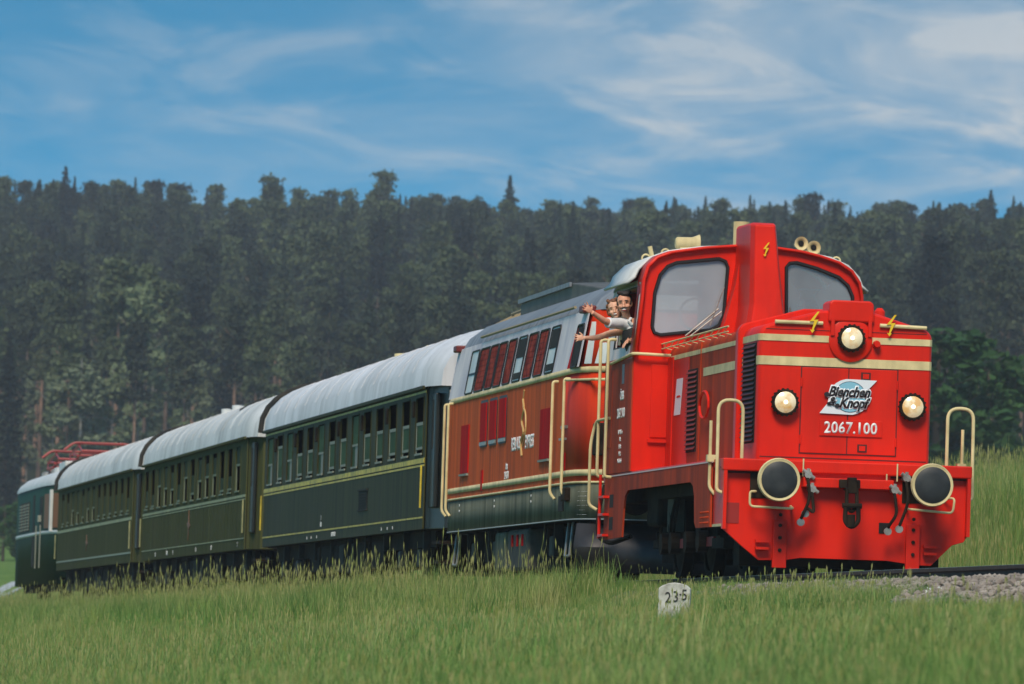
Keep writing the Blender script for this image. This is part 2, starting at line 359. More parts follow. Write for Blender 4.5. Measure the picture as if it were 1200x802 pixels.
for i in range(60):
    s = -14 + i * .65
    if sm is None:
        so = MB(Tt).box(s - .12, s + .12, -1.28, 1.28, -.36, -.165).build('sleeper', WOODT, track, bevel=.012); sm = so; sb = s
    else:
        c = sm.copy(); COL.objects.link(c); c.parent = track; c.location = (-(s - sb), random.uniform(-.02, .02), 0)
# loose stones beside the rail
def stones(n):
    ico_v = []; 
    bm = bmesh.new(); bmesh.ops.create_icosphere(bm, subdivisions=1, radius=1); V = np.array([v.co[:] for v in bm.verts]); F = np.array([[v.index for v in f.verts] for f in bm.faces]); bm.free()
    allv = []; allf = []
    for i in range(n):
        s = random.uniform(-30, 2 if random.random() < .25 else -2.5); w = random.choice((-1, 1, -1)) * abs(random.gauss(1.75, .55)) ; aw = abs(w)
        z = float(np.interp(aw, [0, 1.75, 2.3, 2.75], [-.19, -.19, -.42, -.7]))
        if abs(aw - .75) < .09: continue
        r = random.uniform(.022, .05)
        vv = V * (1 + np.random.uniform(-.25, .25, V.shape)) * r * np.array([random.uniform(.8, 1.3), random.uniform(.8, 1.3), random.uniform(.6, .9)])
        a = random.uniform(0, 6.28); rot = np.array([[math.cos(a), -math.sin(a), 0], [math.sin(a), math.cos(a), 0], [0, 0, 1]])
        p = world_pt(s, w, z + r * .3); allf.append(F + len(V) * len(allv)); allv.append(vv @ rot.T + np.array(p[:]))
    return np.concatenate(allv), np.concatenate(allf)
V_, F_ = stones(6500)
STONE = mat('loose_ballast_stone', (160, 148, 136), .9, col2=(104, 92, 84), nscale=5, lo=.3, hi=.7)
o = bpy.data.objects.new('ballast_stones', np_mesh('ballast_stones', V_, F_, STONE, False)); COL.objects.link(o)
tag(o, 'loose pinkish grey ballast stones lying along the rails', 'gravel', kind='stuff')

# kilometre stone
STN = mat('weathered_white_stone', (190, 188, 180), .9, col2=(132, 128, 118), nscale=9, lo=.42, hi=.72, bump=.5, bscale=25)
kp = Vector((1.60, 67.4, 0)); kz = float(terrain(kp.x, kp.y))
S0 = 0
km = thing('kilometre_stone', 'small white weathered milestone reading 23 5 in the grass before the train', 'milestone', (kp.x, kp.y, kz + .13), R(-4))
loc = lambda p: p                       # x right, y back, z up
arch = [(-.158, -.25), (.160, -.25), (.162, .20), (.12, .235), (.06, .252), (.0, .258), (-.06, .25), (-.12, .225), (-.158, .20)]
stn = MB(loc).prism(arch, lambda p, t: (p[0], t, p[1]), 0, .16).build('stone_block', STN, km, bevel=.014, seg=3)
T_old = T
def T(p): return p
for ch, x, z, rz in (('2', -.06, .055, 0), ('3', .016, .065, 0), ('\u00b7', .062, .085, 0), ('5', .102, .085, 0)):
    text('digit', ch, BTXT, km, lambda p, x=x, z=z: (p[0] + x, -.004, p[1] + z), .155, .006, stretch=.85)
T = T_old

# ------------------------------------------------------------ leading red locomotive
L1 = vehicle('diesel_locomotive', 0, 'bright red leading diesel locomotive with cream stripes and the number 2067.100', 'locomotive')
# front plate with chamfered bottom corners
fp = [(-1.41, 1.27), (1.41, 1.27), (1.41, .5), (1.37, .44), (1.24, .40), (1.0, .16), (.84, .16), (.5, .20), (-.5, .20), (-.68, .17), (-.98, .16), (-1.2, .33), (-1.41, .51)]
MB().wz(fp, .60, .64).build('front_plate', RED, L1, bevel=.006)
MB().box(.5, .66, -1.43, 1.43, 1.16, 1.30).build('buffer_beam', RED, L1, bevel=.015)
MB().box(.44, .6, -.52, .52, 1.0, 1.11).build('coupler_beam', RED, L1, bevel=.01)
MB().box(.56, .6, -.5, .5, 1.11, 1.16).build('beam_lip', RED, L1)
for w in (-.75, .78):
    MB().box(.55, .60, w - .08, w + .08, .08, .62).build('rail_guard', RED, L1, bevel=.008)
    for z in (.28, .36):
        MB().box(.5, .58, w - .28, w - .13, z, z + .03).build('foot_step', RED, L1) if w < 0 else MB().box(.5, .58, w + .12, w + .27, z, z + .03).build('foot_step', RED, L1)
    for z in (.28, .42, .56, .68): MB().lathe([(0, .022), (-.02, .02)], (.55, w, z), 's', 8).build('bolt', BLACK, L1)
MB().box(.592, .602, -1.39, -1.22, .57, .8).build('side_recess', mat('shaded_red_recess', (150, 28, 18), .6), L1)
MB().box(.59, .602, .39, .51, .51, .63).build('square_hole', HOLEDARK, L1)
MB().box(.5, .6, -1.42, -1.38, .5, 1.16).build('beam_side', RED, L1); MB().box(.5, .6, 1.38, 1.42, .5, 1.16).build('beam_side', RED, L1)
# buffers
for w in (-.875, .875):
    bo = MB().lathe([(.0, .20), (-.012, .235), (.03, .245), (.05, .235), (.05, .09), (.32, .09), (.32, .13), (.6, .14)], (0, w, 1.06), 's', 32).build('buffer', CREAM, L1, smooth=True)
    MB().lathe([(-.03, .0), (-.03, .05), (-.028, .12), (-.022, .17), (-.008, .205)], (0, w, 1.06), 's', 32).build('buffer_face', RUBBER, bo, smooth=True)
    MB().lathe([(.14, .12), (.6, .15)], (0, w, 1.06), 's', 20).build('buffer_sleeve', BLACK, bo, smooth=True)
    MB().box(.585, .6, w - .23, w + .23, .86, 1.16).build('buffer_mount', BLACK, bo, bevel=.01)
sg = 1
MB().tube(smooth_path([(.6, -1.06, .93), (.42, -1.06, .93), (.42, -1.13, .93), (.42, -1.13, .76), (.42, -.63, .75), (.6, -.63, .78)], .05), .014).build('step_rail', CREAM, L1, smooth=True)
MB().tube(smooth_path([(.6, .70, .80), (.42, .70, .79), (.42, 1.2, .76), (.42, 1.22, .93), (.6, 1.1, .93)], .05), .014).build('step_rail', CREAM, L1, smooth=True)
# hook and screw coupling
hk = MB().box(.25, .6, -.035, .035, .98, 1.08).box(.2, .3, -.05, .05, .94, 1.12).box(.36, .42, -.12, .12, 1.0, 1.1).build('draw_hook', BLACK, L1, bevel=.012)
MB().tube(smooth_path([(.24, -.055, 1.0), (.22, -.06, .8), (.22, 0, .72), (.22, .06, .8), (.24, .055, 1.0)], .05), .022).tube([(.2, -.11, .8), (.2, .11, .8)], .03).tube(smooth_path([(.2, -.07, .82), (.2, -.08, .62), (.2, 0, .55), (.2, .08, .62), (.2, .07, .82)], .06), .026).tube([(.2, -.01, .7), (.2, -.01, .56)], .05).build('screw_coupling', BLACK, hk, smooth=True)
# brake hoses with cocks
for w, zt, zb in ((-.47, 1.16, .62), (-.42, 1.0, .72), (.66, 1.16, .58), (.53, 1.02, .55)):
    h = MB().tube(smooth_path([(.5, w, zt - .04), (.36, w - .01, zt - .08), (.32, w + .01, zt - .3), (.34, w - .07, zb + .05), (.4, w - .08, zb)], .1), .018).build('brake_hose', BLACK, L1, smooth=True)
    MB().lathe([(-.1, .03), (-.1, .045), (-.02, .045), (-.02, .03), (.1, .03)], (.5, w, zt - .02), 's', 10).tube([(.42, w - .06, zt + .03), (.42, w + .07, zt - .06)], .022).tube([(.42, w, zt - .06), (.42, w, zt + .05)], .02).build('air_cock', STEEL, h, smooth=True)
    MB().lathe([(0, .03), (.0, .045), (.06, .04)], (.36, w - .08, zb - .02), 's', 10).build('hose_end', STEEL, h)
for w, z0, z1 in ((-.52, 1.12, 1.32), (-.44, 1.02, 1.2), (.56, 1.1, 1.3), (.44, 1.0, 1.18)):
    MB().tube([(.47, w, z0), (.47, w, z1)], .009, 6).build('hose_peg', CREAM, L1)
# corner handrail loops and posts
for k in (-1, 1):
    MB().tube(smooth_path([(.75, 1.18 * k, 1.3), (.75, 1.18 * k, 1.96), (.72, 1.47 * k, 1.96), (.68, 1.47 * k, .93), (.64, 1.38 * k, .9)], .14, 6), .02, 10).build('handrail_loop', CREAM, L1, smooth=True)
    MB().tube(smooth_path([(1.25, 1.46 * k, 1.74), (1.25, 1.46 * k, .98), (1.22, 1.40 * k, .9)], .06), .019, 10).box(1.2, 1.3, (1.40 * k if k > 0 else -1.50), (1.50 * k if k > 0 else -1.40), 1.27, 1.35).build('corner_post', CREAM, L1, smooth=True)
MB().box(.6, 9.55, -1.42, 1.42, 1.2, 1.3).build('running_board', RED, L1, bevel=.006)
# frame side plates with the long wheel cut-out
for w in (-1.43, 1.43):
    out = [(1.25, 1.26), (1.25, .53), (2.22, .53)] + [(2.34, .6), (2.40, .9)] + [(2.5, 1.02), (2.7, 1.07)] + [(7.4, 1.07), (7.62, 1.0), (7.72, .85), (7.8, .5)] + [(9.3, .48), (9.3, 1.26)]
    fr = MB().sz(out, w - .012, w + .012).build('side_frame', SIDERED, L1)
    for i in range(3):
        for j in range(5): MB().lathe([(0, .014), (-.02, .012)], (1.36 + j * .12, w - .012, .58 + i * .06), 'w', 6).build('rivet', SIDERED, fr) if w < 0 else None
MB().box(.64, 1.25, -1.41, -1.38, .55, 1.2).build('front_panel_side', RED, L1)
MB().box(.66, 1.25, -1.416, -1.37, .53, .56).build('corner_lip', CREAM, L1)
MB().box(1.2, 9.3, -1.447, -1.43, 1.263, 1.277).build('edge_line', mat('pink_edge_line', (222, 190, 186), .5), L1)
for z in (.52, .78, 1.0): MB().box(8.9, 9.32, -1.52, -1.44, z, z + .03).build('ladder_step', RED, L1)
for z in (.6, .88): MB().box(8.55, 8.85, -1.446, -1.425, z, z + .16).build('ladder_hole', HOLEDARK, L1)
MB().tube([(9.3, -1.5, .5), (9.3, -1.5, 1.3)], .02).build('ladder_stile', RED, L1)
# running gear
chassis = MB().box(.9, 9.7, -.62, .62, .22, 1.2).box(1.0, 9.6, -1.2, 1.2, .95, 1.2).build('chassis', BLACK, L1)
for s in (2.6, 4.9, 7.2):
    for w in (-.76, .76):
        wh = wheel(L1, s, w, .52)
        MB().box(s - .18, s + .18, w * 1.22 - .04, w * 1.22 + .04, .35, .62).build('axle_box', BLACK, wh)
MB().box(2.4, 7.3, -1.12, -1.06, .36, .46).build('coupling_rod', BLACK, L1)
for a, c in ((2.7, 3.9), (4.3, 5.1), (5.6, 6.3)): MB().box(a, c, -1.15, -1.12, .34, .45).build('red_rod_cover', mat('grimy_red_rod', (130, 30, 26), .6), L1)
for s in (3.3, 4.2, 5.3, 6.0): MB().lathe([(-.1, .06), (-.1, .13), (.02, .13), (.02, .06)], (s, -1.14, .4), 'w', 12).build('rod_bearing', BLACK, L1)
MB().box(5.85, 6.3, -1.12, -.98, .55, 1.08).build('sand_box', MIDG, L1, bevel=.01)
MB().box(6.5, 7.4, -1.2, -1.0, .62, 1.02).build('air_tank', BLACK, L1, bevel=.05)
for i, (s, z) in enumerate(((5.7, .6), (5.5, .5), (5.6, .72), (6.5, .45), (3.2, .8))):
    MB().tube(smooth_path([(s, -1.1, 1.0), (s + .1, -1.15, z + .1), (s + .3, -1.12, z - .1), (s + .6, -1.1, z + .1)], .1), .02, 6).build('pipe', BLACK, L1, smooth=True)
MB().box(.9, 1.3, -1.15, 1.15, .10, .7).build('added_dark_filler', BLACK, L1); MB().box(1.4, 2.2, -1.25, -.9, .3, .42).build('rail_sander', BLACK, L1)  # black box behind the front plate added to darken the gap below
# hood: vertical sides, rounded shoulder, ridged top
def hood_prof(wd, zb, ze, zc, flat=.3, r=.12):
    P = [(-wd, zb), (-wd, ze - r)]
    for i in range(1, 6):
        a = R(90 * i / 5 * .85); P.append((-wd + r * (1 - math.cos(a)), ze - r + r * math.sin(a) * 1.1))
    P += [(-flat, zc - .005), (0, zc)]
    return P + [(-x, z) for x, z in reversed(P[:-1])]
def shell(prof_list, name, m, parent, smooth=True, bevel=0):
    b = MB(); b.grid([[(s, w, z) for w, z in pr] for s, pr in prof_list]); n = len(prof_list[0][1])
    s, pr = prof_list[0]; b.add([(s, w, z) for w, z in pr], [tuple(range(n))]); s, pr = prof_list[-1]; b.add([(s, w, z) for w, z in pr], [tuple(range(n))])
    return b.build(name, m, parent, smooth=smooth, bevel=bevel, seg=3)
def shr(pr, k, dz=0): return [(w * k, 1.3 + (z - 1.3) * (1 - dz) if z > 1.4 else z) for w, z in pr]
h1 = hood_prof(1.0, 1.3, 2.84, 3.03)
hood = shell([(.85, shr(h1, .965, .018)), (.868, shr(h1, .985, .008)), (.90, h1), (2.0, h1)], 'front_hood', RED, L1)
h2 = hood_prof(1.045, 1.3, 2.88, 3.08)
shell([(1.93, h2), (1.95, hood_prof(1.06, 1.3, 2.895, 3.095)), (2.1, hood_prof(1.06, 1.3, 2.895, 3.095)), (2.13, h2)], 'hood_joint_arch', RED, L1)
hr = shell([(2.05, h1), (7.24, h1)], 'rear_hood', SIDERED, L1)
MB().box(5.72, 7.24, -1.006, -.99, 1.31, 2.66).build('repainted_side_panel', RED, hr)
MB().box(6.85, 7.24, -1.02, -1.0, 1.31, 2.70).build('hood_end_strip', RED, hr)
# front doors of the hood
DK = mat('dark_red_joint_shade', (70, 14, 10), .7)  # for joints, latches and the painted shade under the beam
MB().box(.8435, .852, -.512, .612, 1.388, 2.382).build('door_gap', DK, hood)
MB().box(.846, .853, -.96, .96, 1.335, 1.347).build('hood_base_seam', DK, hood); MB().box(.846, .853, -.93, .93, 2.79, 2.797).build('hood_top_seam', DK, hood)
MB().box(.588, .6, -1.38, 1.38, 1.135, 1.16).build('beam_shadow_strip', DK, L1)  # dark strip: shadow under the buffer beam put in as colour
for a, c in ((-.5, .035), (.045, .6)):
    d = MB().box(.838, .856, a, c, 1.40, 2.37).build('hood_door', RED, hood, bevel=.006)
    for z in (1.55, 2.2):
        e = a if a < 0 else c
        MB().tube([(.834, e, z - .05), (.834, e, z + .05)], .013, 8).build('hinge', RED, d)
for w, z in ((.235, 2.29), (.215, 1.47)):
    MB().box(.828, .84, w - .055, w + .055, z - .045, z + .045).build('door_latch', DK, hood)
    MB().box(.822, .832, w - .035, w + .035, z - .028, z + .028).build('latch_plate', RED, hood)
# stripes round the front hood
def wrap_stripe(z0, z1, name='stripe'):
    k = .968
    b = MB(); pts = [(1.92, -1.004), (.91, -1.004), (.868, -.989), (.844, -.965)]; pts += [(s, -w) for s, w in reversed(pts)]
    b.grid([[(s, w, z0) for s, w in pts], [(s, w, z1) for s, w in pts]]); b.build(name, CREAM, hood, solid=.006)
wrap_stripe(2.66, 2.735); wrap_stripe(2.385, 2.485)
MB().box(2.14, 7.1, -1.004, -.998, 2.665, 2.72).build('stripe', CREAM, hr); MB().box(2.14, 4.65, -1.004, -.998, 2.385, 2.485).build('stripe', CREAM, hr)
# louvres at the side of the radiator section and further back
lv = MB().box(1.0, 1.86, -1.008, -.97, 1.50, 2.64).build('louvre_recess', HOLEDARK, hood)
for i in range(21):
    z = 1.52 + i * .0535
    MB().add([(1.02, -1.012, z + .03), (1.84, -1.012, z + .03), (1.84, -1.035, z), (1.02, -1.035, z), (1.02, -1.03, z - .004), (1.84, -1.03, z - .004)], [(0, 1, 2, 3), (3, 2, 5, 4), (0, 1, 5, 4)]).build('louvre_slat', mat('sooty_red_slat', (64, 26, 22), .5), lv)
lv2 = MB().box(5.05, 5.75, -1.01, -.98, 1.50, 2.50).build('louvre_recess', HOLEDARK, hr)
for i in range(17):
    z = 1.53 + i * .057
    MB().add([(5.07, -1.012, z + .03), (5.73, -1.012, z + .03), (5.73, -1.035, z), (5.07, -1.035, z)], [(0, 1, 2, 3)]).build('louvre_slat', mat('dull_red_slat', (120, 40, 30), .5), lv2, solid=.008)
MB().box(4.83, 4.85, -1.012, -.99, 1.32, 2.8).build('panel_seam', SIDERED, hr)
ring = MB(); ring.tube([(4.25 + .32 * math.cos(R(a)) , -1.05, 2.03 + .16 * math.sin(R(a))) for a in range(0, 361, 24)], .018, 6, False).build('hose_ring', RED, hr, smooth=True)
# front lamps
for w, z in ((-.70, 1.96), (.77, 1.96), (.045, 2.715)):
    if z > 2.5: MB().lathe([(.02, .25), (-.02, .25), (-.03, .23)], (.84, w, z - .02), 's', 32).build('lamp_mount_disc', RED, hood, smooth=True)
    l = MB().lathe([(.1, .12), (-.03, .125), (-.03, .15), (-.085, .15), (-.095, .135), (-.09, .118)], (.83, w, z), 's', 32).build('headlight', BLACK, hood, smooth=True)
    kn = MB()
    for j in range(18):
        t = 2 * math.pi * j / 18; kn.lathe([(-.085, .014), (-.035, .014)], (.83, w + .15 * math.cos(t), z + .15 * math.sin(t)), 's', 6)
    kn.build('knurled_ring', BLACK, l)
    MB().lathe([(-.125, .0), (-.122, .05), (-.113, .09), (-.093, .122)], (.83, w, z), 's', 24).build('lens', LENS, l, smooth=True)
    MB().lathe([(-.14, .0), (-.137, .018), (-.12, .028)], (.83, w, z), 's', 12).build('bulb', mat('bright_bulb', (255, 250, 235), .2, emit=(255, 244, 214), estr=1.2), l, smooth=True)
cap = MB().wz([(-.22, 2.9), (-.21, 3.11), (-.18, 3.145), (.26, 3.145), (.3, 3.11), (.31, 2.9)], .80, 1.25).build('lamp_hood', RED, hood, bevel=.02)
for w in (-.17, .26): MB().box(.79, .83, w - .02, w + .02, 2.74, 2.95).build('lamp_bracket', RED, hood)
MB().lathe([(-.09, .0), (-.09, .035), (-.03, .045), (0, .03)], (.85, .345, 2.66), 's', 12).build('red_knob', RED, hood, smooth=True)
MB().tube([(.83, -.83, 2.875), (.83, -.28, 2.875)], .022, 8).build('grab_rail', CREAM, hood); MB().tube([(.83, .38, 2.875), (.83, .92, 2.865)], .022, 8).build('grab_rail', CREAM, hood)
for w in (-.8, -.31, .41, .89): MB().tube([(.83, w, 2.872), (.93, w, 2.85)], .012, 6).build('rail_foot', CREAM, hood)
def bolt_sign(parent, s, w, z, h):
    pts = [(.15, .5), (-.22, .02), (.0, .04), (-.1, -.38), (-.2, -.36), (-.08, -.52), (.03, -.38), (-.03, -.36), (.2, .12), (-.02, .1), (.24, .5)]
    MB().wz([(w + x * h, z + y * h) for x, y in pts], s, s + .012).build('warning_bolt', YELB, parent)
bolt_sign(hood, .795, -.385, 2.885, .24); bolt_sign(hood, .795, .505, 2.88, .24)
# badge on the doors and number plate
s_b = .82
par = [(-.29, 1.855), (-.02, 1.85)] + [(.05 + .235 * math.cos(R(a)), 2.05 + .205 * math.sin(R(a))) for a in range(-80, 0, 16)] + [(.245, 2.12), (.365, 2.245), (.12, 2.25)] + [(.05 + .235 * math.cos(R(a)), 2.05 + .205 * math.sin(R(a))) for a in range(100, 180, 16)] + [(-.2, 1.97)]
MB().wz(par, s_b, s_b + .01).build('badge_board', mat('white_badge', (224, 226, 230), .4), hood)
MB().wz([(.055 + .188 * math.cos(R(a)), 2.05 + .178 * math.sin(R(a))) for a in range(0, 360, 15)], s_b - .003, s_b).build('badge_ring', mat('slate_blue_print', (70, 92, 110), .5), hood)
MB().wz([(.055 + .18 * math.cos(R(a)), 2.05 + .17 * math.sin(R(a))) for a in range(0, 360, 15)], s_b - .005, s_b - .001).build('badge_disc', BLUE, hood)
WB = mat('white_badge', (224, 226, 230), .4)
tl = lambda x, z, dz=-.0: (lambda p: (s_b - .012 + dz, x + p[0], z + p[1]))
for ds, bd, m_ in ((.004, .018, WB), (0, .0055, BTXT)):
    text('badge_lettering', 'Bienchen', m_, hood, tl(.04, 2.055, ds), .158, .001, .35, bd, 1.0, .82)
    text('badge_lettering', 'Knopf', m_, hood, tl(.09, 1.93, ds), .158, .001, .35, bd, 1.0, .82)
    text('badge_lettering', '&', m_, hood, tl(-.16, 1.95, ds), .135, .002, .35, bd, 1, .85)
for x, z, r in ((-.215, 2.07, .032), (-.09, 1.945, .03), (-.19, 1.965, .022)): MB().wz([(x + r * math.cos(k * .7), z + r * .9 * math.sin(k * .7)) for k in range(9)], s_b - .013, s_b - .011).build('lettering_swirl', BTXT, hood)
MB().wz([(-.285, 1.60), (.44, 1.60), (.44, 1.785), (-.285, 1.785)], .822, .836).build('number_plate', RED, hood, bevel=.004)
text('running_number', '2067.100', WTXT, hood, lambda p: (.8205, .075 + p[0], 1.635 + p[1]), .182, .001, 0, .0045, 1.06, .86)
# Pflatsch-like operator emblem on the side: white slanted bars
S_ = lambda p: (6.45 - p[0], -1.013, 2.18 + p[1])
MB().sz([(6.7, 1.98), (6.25, 1.98), (6.1, 2.42), (6.55, 2.42)], -1.014, -1.009).build('operator_emblem', mat('white_badge', (224, 226, 230), .4), hr)
MB().sz([(6.52, 2.19), (6.22, 2.19), (6.26, 2.215), (6.48, 2.215)], -1.018, -1.013).build('emblem_bar', RED, hr)
# grating rail along the top of the hood
MB().tube([(2.4, -1.1, 2.88), (7.5, -1.1, 2.87)], .011, 6).build('walkway_rail', CREAM, hr); MB().tube([(2.4, -1.1, 2.82), (7.5, -1.1, 2.81)], .008, 6).build('walkway_rail', CREAM, hr)
for i in range(11): MB().tube([(2.5 + i * .48, -1.1, 2.87), (2.74 + i * .48, -1.1, 2.82), (2.76 + i * .48, -1.0, 2.8)], .006, 5).build('walkway_bracket', CREAM, hr)
# cab: front wall with two windows
def cabw(z): return 1.44 if z < 2.7 else 1.44 - .09 * (z - 2.7)
cab_out = [(-1.44, 1.3), (-1.44, 2.7), (-1.37, 3.45), (-1.36, 3.66), (-1.31, 3.83), (-1.2, 3.94), (-1.02, 4.01), (-.6, 4.08), (-.2, 4.12), (.2, 4.12), (.6, 4.08), (.84, 4.03), (1.08, 3.96), (1.24, 3.86), (1.34, 3.72), (1.375, 3.55), (1.38, 3.4), (1.44, 2.7), (1.44, 1.3)]
winL = [(-1.23, 3.08), (-1.2, 3.01), (-1.12, 2.985), (-.5, 3.07), (-.40, 3.13), (-.345, 3.25), (-.31, 3.85), (-.34, 3.92), (-.42, 3.95), (-.95, 3.88), (-1.06, 3.83), (-1.15, 3.72), (-1.21, 3.5)]
winR = [(.44, 3.2), (.42, 3.88), (.46, 3.93), (.55, 3.94), (.8, 3.88), (1.08, 3.78), (1.2, 3.68), (1.26, 3.55), (1.27, 3.2), (1.2, 3.15), (.5, 3.15)]
fwall = plate('cab_front_wall', RED, L1, cab_out, [winL, winR], lambda p: (7.27, p[0], p[1]), .05)
for wpts, mm in ((winL, CABGLASS), (winR, GLAREGLASS)):
    cx = sum(p[0] for p in wpts) / len(wpts); cz = sum(p[1] for p in wpts) / len(wpts)
    win = MB().tube([(7.235, p[0], p[1]) for p in wpts] + [(7.235,) + wpts[0]], .022, 6, False).build('cab_window', DFRAME, L1, smooth=True)
    MB().wz(wpts, 7.262, 7.27).build('window_pane', mm, win)
# rim round the cab front and roof
outer = cab_out[1:-1]
rim = MB(); rim.grid([[(7.18, w * .985, 3.0 + (z - 3.0) * .985) for w, z in outer], [(7.20, w, z) for w, z in outer], [(7.52, w * 1.004, z + .006) for w, z in outer]]).build('cab_front_rim', RED, L1, smooth=True, solid=.03)
roofp = [(-1.5, 3.63), (-1.42, 3.70), (-1.38, 3.80), (-1.24, 3.94), (-1.02, 4.03), (-.6, 4.10), (0, 4.14), (.6, 4.10), (1.02, 4.03), (1.24, 3.94), (1.38, 3.80), (1.42, 3.7), (1.5, 3.63)]
MB().grid([[(s, w, z) for w, z in roofp] for s in (7.5, 8.6, 9.5)]).build('cab_roof', WHITE, L1, smooth=True, solid=.03)
MB().box(7.3, 9.5, -1.38, 1.38, 3.60, 3.63).build('cab_ceiling', INTER, L1)
# side walls: lower, and upper with a sliding window opening
for k in (-1, 1):
    plate('cab_side_lower', SIDERED, L1, [(7.28, 1.3), (9.5, 1.3), (9.5, 2.72), (7.28, 2.72)], [], lambda p: (p[0], k * 1.435, p[1]), .03)
    plate('cab_side_upper', SKYSHEEN, L1, [(7.28, 2.72), (9.5, 2.72), (9.5, 3.66), (7.28, 3.66)], [[(7.36, 2.86), (8.95, 2.86), (8.95, 3.58), (7.36, 3.58)]], lambda p: (p[0], k * (1.435 - .09 * (p[1] - 2.7)), p[1]), .04)  # upper wall is pale because its sky reflection is in the colour
    fr = MB().tube([(7.36, k * 1.43, 2.86), (8.95, k * 1.43, 2.86), (8.95, k * 1.37, 3.58), (7.36, k * 1.37, 3.58), (7.36, k * 1.43, 2.86)], .014, 6, False).build('side_window', DFRAME, L1)
    MB().tube([(8.6, k * 1.42, 2.9), (8.6, k * 1.37, 3.55)], .018, 6).build('window_post', FRAME, fr)
MB().box(7.29, 9.5, -1.452, -1.435, 2.69, 2.73).build('cab_side_strip', RED, L1)
plate('cab_rear_wall', RED, L1, [(w * .995, z) for w, z in cab_out], [[(-1.1, 3.0), (-.3, 3.0), (-.3, 3.8), (-1.05, 3.75)], [(.3, 3.0), (1.1, 3.0), (1.05, 3.75), (.3, 3.8)]], lambda p: (9.48, p[0], p[1]), .04)
MB().box(7.4, 9.4, -1.38, 1.38, 1.32, 1.4).build('cab_floor', GREY, L1)
dsk = MB().box(7.5, 8.0, -1.2, -.1, 1.4, 2.95).build('driver_desk', INTER, L1, bevel=.03)
MB().tube([(8.1, -.55 + .2 * math.cos(R(a)), 3.3 + .2 * math.sin(R(a))) for a in range(0, 361, 20)], .015, 6, False).build('hand_wheel', WHITE, dsk)
MB().box(8.3, 8.8, .4, .9, 1.4, 2.9).build('driver_seat', BLACK, L1, bevel=.06)
# details on the cab front and side
MB().tube(smooth_path([(8.9, -1.47, 2.68), (7.18, -1.47, 2.74), (7.15, -1.4, 2.74), (7.15, -.98, 2.73)], .06), .02, 8).build('cab_grab_rail', CREAM, L1, smooth=True)
MB().box(7.2, 7.25, -1.25, -.98, 1.66, 1.70).build('step_shelf', RED, L1); MB().box(7.225, 7.25, -1.22, -.99, 1.72, 2.62).build('cab_front_panel', RED, L1, bevel=.01)
for a, c, d in ((-.95, .0, 0),):
    MB().tube([(7.19, -.82, 2.98), (7.17, -.42, 3.33)], .012, 6).tube([(7.19, -.76, 2.98), (7.17, -.38, 3.3)], .01, 6).tube([(7.17, -.52, 3.12), (7.16, -.36, 3.6)], .008, 6).build('windscreen_wiper', STEEL, L1)
MB().tube([(7.19, .5, 3.12), (7.17, .47, 3.38)], .012, 6).build('windscreen_wiper', STEEL, L1)
for s0_, w_, zb, zt in ((9.42, -1.53, 1.28, 3.0), (8.78, -1.53, 1.26, 2.98)):
    MB().tube(smooth_path([(s0_, w_ + .1, zt), (s0_, w_, zt), (s0_, w_, zb), (s0_, w_ + .1, zb)], .05), .02, 8).build('door_handrail', CREAM, L1, smooth=True)
MB().tube(smooth_path([(8.9, -1.47, 2.0), (9.5, -1.55, 1.98), (9.58, -1.6, 1.7), (9.58, -1.6, .92), (9.5, -1.5, .86)], .12, 5), .02, 8).build('step_handrail', CREAM, L1, smooth=True)
MB().box(8.85, 9.4, -1.455, -1.44, 1.62, 2.6).build('cab_door', SIDERED, L1, bevel=.01)
MB().box(7.9, 8.1, -1.453, -1.44, 2.4, 2.64).build('data_plate', mat('dark_data_plate', (60, 36, 40), .4), L1)
sdt = lambda s, z: (lambda p: (s - p[0], -1.452, z + p[1]))
text('side_lettering', '\u00d6BB', WTXT, L1, sdt(8.05, 2.2), .16, .003, 0, .004)
text('side_lettering', '2067.100', WTXT, L1, sdt(8.1, 1.98), .17, .003, 0, .004)
for i in range(5): text('side_lettering', ('LüP 10,3 m', '48 t', 'R 40 t', 'P 42 t', 'V 65 km/h')[i], WTXT, L1, sdt(8.1, 1.78 - i * .09), .075, .003, 0, .002)
# exhaust stack in front of the cab
pl = [(6.12, -.22, 3.0, .22, -.06), ]
b_ = MB(); rows = []
for z, fr_, a, c, bk in ((3.0, 6.1, -.24, .28, 0), (3.35, 6.13, -.19, .215, 0), (3.8, 6.16, -.19, .16, 0), (4.32, 6.2, -.19, .11, 0)):
    rows.append([(7.24, a - .03, z), (fr_ + .12, a - .01, z), (fr_, a + .03, z), (fr_, c - .03, z), (fr_ + .1, c, z), (7.24, c + .03, z)])
rows.append([(7.24, -.2, 4.36), (6.4, -.17, 4.36), (6.3, -.14, 4.35), (6.3, .07, 4.35), (6.4, .1, 4.36), (7.24, .12, 4.36)])
b_.grid(rows, True); n_ = 6
b_.add(rows[-1], [tuple(range(6))]); stack = b_.build('exhaust_stack', RED, L1, bevel=.02, seg=3)
MB().wz([(-.42, 3.0), (-.22, 3.0), (-.215, 3.9), (-.26, 3.6), (-.36, 3.2)], 6.95, 7.25).build('stack_fillet', RED, stack)
bolt_sign(stack, 6.14, -.03, 4.02, .17)
MB().lathe([(0, .1), (.42, .1), (.42, .085), (.1, .085)], (7.62, -.09, 4.02), 'z', 16).build('exhaust_pipe', CREAM, L1, smooth=True)
